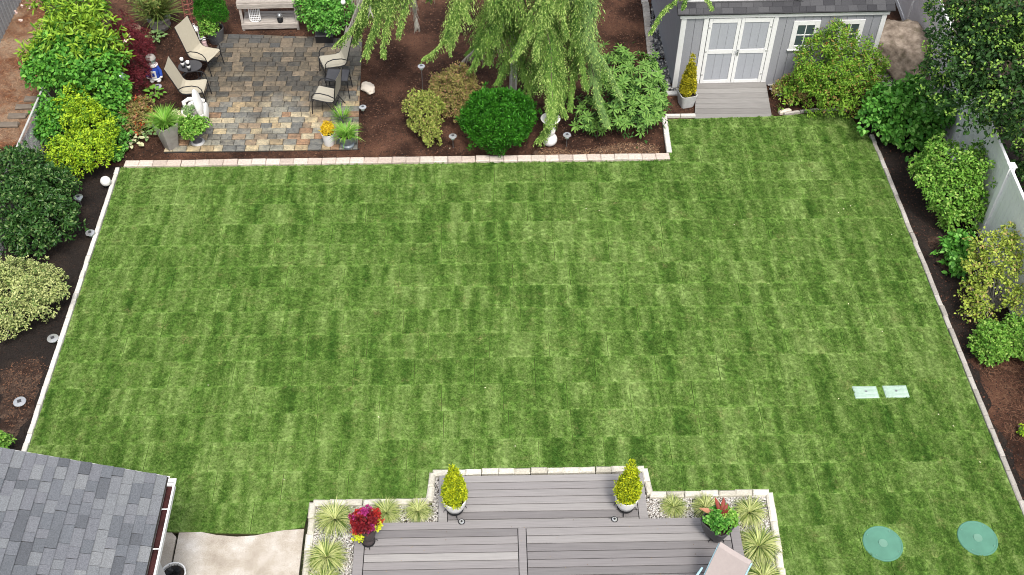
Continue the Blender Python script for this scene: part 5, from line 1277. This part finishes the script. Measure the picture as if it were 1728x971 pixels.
# ------------------------------------------------------------------ patio furniture
def sling(o, pts, w, mat, th=.012, name='sling'):
    """fabric strip through profile points (x,z), w wide"""
    mb = MB(); n = len(pts); vs = []
    for x_, z_ in pts:
        for yy, dz in ((-w/2, .0), (0, -.012), (w/2, 0)): vs += [(x_, yy, z_+dz+th/2), (x_, yy, z_+dz-th/2)]
    fs = []
    for i in range(n-1):
        a, b = i*6, (i+1)*6
        for j in (0, 2): fs += [(a+j, b+j, b+j+2, a+j+2), (a+j+1, a+j+3, b+j+3, b+j+1)]
        fs += [(a, a+1, b+1, b), (a+4, b+4, b+5, a+5)]
    fs += [(0, 2, 3, 1), (2, 4, 5, 3), ((n-1)*6+1, (n-1)*6+3, (n-1)*6+2, (n-1)*6), ((n-1)*6+3, (n-1)*6+5, (n-1)*6+4, (n-1)*6+2)]
    mb.add(vs, fs); return mb.build(name, mat, o)
def chair(label, P, rz, mat, back=.82, w=.52, lean=.42):
    t = thing('patio_chair', label, 'chair', P, rz, 'sling patio chairs')
    bx, bz = -.25-lean*back*.75, .38+back*.80
    prof = [(.27, .40), (.24, .425), (.1, .405), (-.12, .385), (-.22, .40), (-.27, .46), (-.25-(-bx-.25)*.5, .40+(bz-.38)*.5), (bx, bz)]
    sling(t, prof[:5], w, mat, name='seat'); sling(t, prof[4:], w, mat, name='backrest')
    for s_ in (-1, 1):
        y_ = s_*(w/2+.012)
        MB().tube([(x_, y_, z_-.01) for x_, z_ in prof], .012, 6).build('side_rail', M['black'], t, True)
        MB().tube([(.30, y_, .0), (.27, y_, .30), (.25, y_*1.08, .52), (.19, y_*1.1, .60), (.05, y_*1.1, .63), (-.15, y_*1.1, .60), (-.27, y_, .52)], .012, 6).build('armrest', M['black'], t, True)
        MB().tube([(-.05, y_, .38), (-.33, y_, .0)], .012, 6).build('leg', M['black'], t, True)
    MB().tube([(.28, -w/2, .30), (.28, w/2, .30)], .01, 6).build('crossbar', M['black'], t)
    MB().tube([(-.2, -w/2, .16), (-.2, w/2, .16)], .01, 6).build('crossbar', M['black'], t)
    return t
def seatpos(px, py): P = at(px, py, .43); return (P.x, P.y, .055)
chair('high backed beige sling chair at the back left of the patio, turned towards the bench', seatpos(345, 92), -.42, M['cream'], .98, .52, .30)
chair('high backed beige sling chair nearer the swan planter on the left of the patio', seatpos(327, 148), .0, M['cream'], .86, .5, .36)
chair('beige sling chair at the right of the patio partly hidden under the conifer branches', seatpos(562, 104), PI+.35, M['greycream'], .92, .5, .32)
chair('grey sling chair seen edge on, nearest the two front right patio pots', seatpos(551, 161), PI-.2, M['greycream'], .80, .5, .18)
t = thing('side_table', 'square black side table between the two right patio chairs', 'table', (at(570, 130, .5).x, at(570, 130, .5).y, .055), -.05)
MB().cbox((0, 0, .49), (.52, .46, .02), .004).build('tabletop', M['charcoal'], t)
MB().tube([(-.26, -.23, .5), (.26, -.23, .5), (.26, .23, .5), (-.26, .23, .5), (-.26, -.23, .5)], .012, 5).build('rim', M['black'], t)
for sx in (-1, 1):
    for sy in (-1, 1): MB().tube([(sx*.24, sy*.21, .49), (sx*.27, sy*.24, 0)], .011, 5).build('leg', M['black'], t)
t = thing('side_table', 'low black oval side table between the two left patio chairs', 'table', (at(321, 113, .42).x, at(321, 113, .42).y, .02), .1)
MB().lathe([(.27, .40), (.28, .41), (.28, .425), (.0001, .428)], 28, sx=1, sy=.85).build('tabletop', M['charcoal'], t, True)
for a in range(4): MB().tube([(.2*math.cos(a*PI/2+.8), .17*math.sin(a*PI/2+.8), .41), (.26*math.cos(a*PI/2+.8), .22*math.sin(a*PI/2+.8), 0)], .012, 5).build('leg', M['black'], t)
lp = MB(); lp.tube([(.24*math.cos(k*PI/8), -.08+.2*math.sin(k*PI/8), .2) for k in range(17)], .012, 5); lp.build('lower_ring', M['black'], t)
tp = at(321, 113, .45)
for i, (px, py) in enumerate(((309, 111), (319, 116))):
    P = at(px, py, .50); c = thing('candle_holder', ('black and white stacked candle holder, left one on the oval side table', 'black and white stacked candle holder, right one on the oval side table')[i], 'candle holder', (P.x, P.y, .45))
    MB().lathe([(.04, 0), (.045, .06), (.03, .075)], 14).build('base', M['black'], c, True); MB().lathe([(.035, .075), (.045, .1), (.045, .13), (.03, .14)], 14).build('cup', M['whitepot'], c, True)
    MB().lathe([(.03, .14), (.045, .16), (.045, .2), (.0001, .2)], 14).build('upper_base', M['black'], c, True); MB().lathe([(.035, .2), (.045, .23), (.04, .26), (.0001, .26)], 14).build('upper_cup', M['whitepot'], c, True)
# bench
t = thing('potting_bench', 'weathered bleached wood potting bench with a lower shelf at the top of the patio', 'bench', (at(458, 50, .0).x, at(458, 50, .0).y, 0), .03)
for k in range(4): MB().cbox((0, 0, 0), (1.5, .13, .04), .008, 0, .004).build('top_board', M['brokenwood'], t, loc=(0, .02+k*.14, .80))
MB().cbox((0, 0, 0), (1.48, .03, .12), .006, 0, .003).build('apron', M['brokenwood'], t, loc=(0, -.06, .72))
for k in range(4): MB().cbox((0, 0, 0), (1.36, .12, .035), .008, 0, .004).build('shelf_board', M['brokenwood'], t, loc=(0, .05+k*.13, .20))
MB().cbox((0, 0, 0), (1.42, .05, .15), .01, 0, .004).build('apron', M['brokenwood'], t, loc=(0, -.045, .14))
for sx in (-1, 1):
    for yy in (-.02, .5): MB().cbox((0, 0, .39), (.06, .05, .78), .006).build('leg', M['brokenwood'], t, loc=(sx*.68, yy, 0))
bp = t.location
c = thing('plant_stand', 'white perforated metal seat back standing on the bench shelf', 'stand', (at(431, 35, .25).x, at(431, 35, .25).y, .22), 0)
m_ = MB(); wq = .13
for k in range(7): m_.tube([(-wq+k*wq/3, 0, .04 if k in (0, 6) else 0), (-wq+k*wq/3, .04, .36)], .008, 4)
for k in range(6): m_.tube([(-wq, .005+k*.007, .05+k*.06), (wq, .005+k*.007, .05+k*.06)], .008, 4)
m_.build('lattice', M['white'], c)
MB().tube([(-wq, .04, .38), (-wq, 0, .05), (-wq*.6, -.005, .0), (wq*.6, -.005, 0), (wq, 0, .05), (wq, .04, .38), (-wq, .04, .38)], .016, 6).build('frame', M['white'], c, True)
c = thing('garden_spotlight', 'small black and grey lamp resting on the bench shelf', 'lamp', (at(473, 35, .25).x, at(473, 35, .25).y, .22), .3)
MB().lathe([(.07, 0), (.075, .1), (.06, .12)], 14).build('base', M['black'], c, True); MB().ball((0, 0, .17), .07, 10).build('head', M['metal'], c, True)
# black planter box under shrub
c = thing('black_box', 'low black box with a small white knob at the back right of the patio', 'box', at(549, 70, 0), 0)
MB().cbox((0, 0, .12), (.42, .3, .24), .02).build('body', M['black'], c); MB().cbox((0, 0, .25), (.44, .32, .03), .01).build('lid', M['charcoal'], c); MB().ball((.05, -.04, .30), .035, 8).build('knob', M['whitestone'], c, True)
# obelisk
c = thing('wire_obelisk', 'tall rusty red wire obelisk behind the back left patio chair', 'trellis', at(325, 43, 0), 0)
for k in range(4):
    a = k*PI/2+.4; MB().tube([(.15*math.cos(a), .15*math.sin(a), 0), (.11*math.cos(a), .11*math.sin(a), 1.0), (.02*math.cos(a), .02*math.sin(a), 1.7)], .009, 5).build('upright', M['redwire'], c)
for z_ in np.arange(.12, 1.4, .14):
    r_ = .15-.04*z_; MB().tube([(r_*math.cos(k*PI/6), r_*math.sin(k*PI/6), z_) for k in range(13)], .007, 4).build('ring', M['redwire'], c)
# lantern
c = thing('lantern', 'white candle lantern beside the back left patio chair', 'lantern', at(333, 70, 0), .2)
MB().cbox((0, 0, .02), (.16, .16, .04), .006).build('base', M['white'], c)
for sx in (-1, 1):
    for sy in (-1, 1): MB().box((sx*.068, sy*.068, .19), (.018, .018, .30)).build('post', M['white'], c)
MB().lathe([(.13, .34), (.125, .37), (.05, .43), (.03, .46), (.0001, .46)], 4, rz=PI/4).build('roof', M['white'], c); MB().tube([(.03*math.cos(k*PI/6), 0, .48+.03*math.sin(k*PI/6)) for k in range(13)], .006, 5).build('ring', M['white'], c)
MB().lathe([(.035, .04), (.035, .18), (.0001, .18)], 12).build('candle', M['whitestone'], c, True)
c = thing('pink_figurine', 'small pale pink garden figurine beside the white lantern', 'figurine', at(347, 83, 0), 0)
MB().lathe([(.07, 0), (.075, .05), (.055, .16), (.06, .22), (.035, .25)], 16).build('body', M['pink'], c, True); MB().ball((0, 0, .29), .05, 12).build('head', M['pink'], c, True); MB().lathe([(.07, .30), (.05, .33), (.0001, .36)], 14).build('hat', M['whitestone'], c, True)
# blue figure
c = thing('garden_figure', 'garden statue of a figure in a blue and white coat with a glass ball head', 'statue', at(264, 135, 0), .1)
MB().lathe([(.13, .08), (.15, .12), (.13, .28), (.09, .42), (.06, .46)], 20).build('coat', M['blue'], c, True)
MB().lathe([(.155, .08), (.165, .1), (.15, .13)], 20).build('coat_hem', M['whitestone'], c, True)
MB().cbox((0, -.135, .24), (.12, .03, .2), .012).build('apron', M['whitestone'], c)
MB().cbox((0, -.153, .25), (.05, .008, .09), .003).build('apron_emblem', M['blue'], c)
MB().lathe([(.12, .42), (.13, .44), (.07, .49), (.05, .49)], 18).build('collar', M['whitestone'], c, True)
for sx in (-1, 1):
    MB().tube([(sx*.09, -.01, .40), (sx*.15, -.05, .28), (sx*.155, -.09, .18)], [.045, .045, .04], 10).build('sleeve', M['blue'], c, True); MB().ball((sx*.155, -.1, .15), .035, 8).build('hand', M['whitestone'], c, True)
    MB().ball((sx*.075, -.08, .05), .06, 10, .8, 1, 1.4).build('shoe', M['whitestone'], c, True)
MB().ball((0, 0, .60), .115, 18).build('head', M['ball'], c, True); MB().lathe([(.118, .62), (.10, .68), (.05, .72), (.0001, .73)], 18).build('cap', M['stonepot'], c, True)
# white ball statue / bird bath
c = thing('birdbath_statue', 'white statue of stacked balls carrying a shallow bowl, half hidden by a drooping branch', 'statue', at(927, 244, 0), 0)
MB().ball((0, 0, .15), .175, 18, .88).build('lower_ball', M['whitestone'], c, True); MB().ball((0, 0, .40), .125, 16).build('upper_ball', M['whitestone'], c, True)
MB().lathe([(.06, .5), (.07, .58), (.16, .66), (.22, .74), (.20, .75), (.14, .69), (.0001, .66)], 24).build('bowl', M['whitestone'], c, True)
# lounge chair bottom right
P = at(1240, 936, Z2+1.02); P.x += .66*math.cos(math.radians(-128)); P.y += .66*math.sin(math.radians(-128))
c = thing('lounge_chair', 'taupe cushioned lounge chair with a light blue arm at the bottom right of the deck', 'chair', (P.x, P.y, Z2), math.radians(-128))
# local +x is the way the chair faces
prof = [(.5, .36), (.2, .34), (-.05, .32), (-.2, .36), (-.42, .70), (-.62, 1.02), (-.68, 1.06)]
sling(c, prof[:4], .52, M['taupe'], .05, 'seat_cushion'); sling(c, prof[3:], .52, M['taupe'], .05, 'back_cushion')
for s_ in (-1, 1):
    y_ = s_*.34
    MB().tube([(.45, y_, 0), (.42, y_, .42), (.34, y_, .60), (.05, y_, .66), (-.38, y_, .66)], [.014, .014, .022, .022, .016], 8).build('armrest', M['lightblue'], c, True)
    MB().tube([(x_, s_*.27, z_-.035) for x_, z_ in prof], .014, 6).build('side_rail', M['lightblue'], c, True); MB().tube([(-.25, y_, .4), (-.5, y_, 0)], .014, 6).build('leg', M['lightblue'], c, True)

# small bits
for px, py, lab in ((593, 252, 'thin black strip lying on the mulch at the patio corner'),):
    t = thing('black_strip', lab, 'strip', at(px, py, .01)); MB().box((0, 0, 0), (.36, .02, .02)).build('strip', M['black'], t)
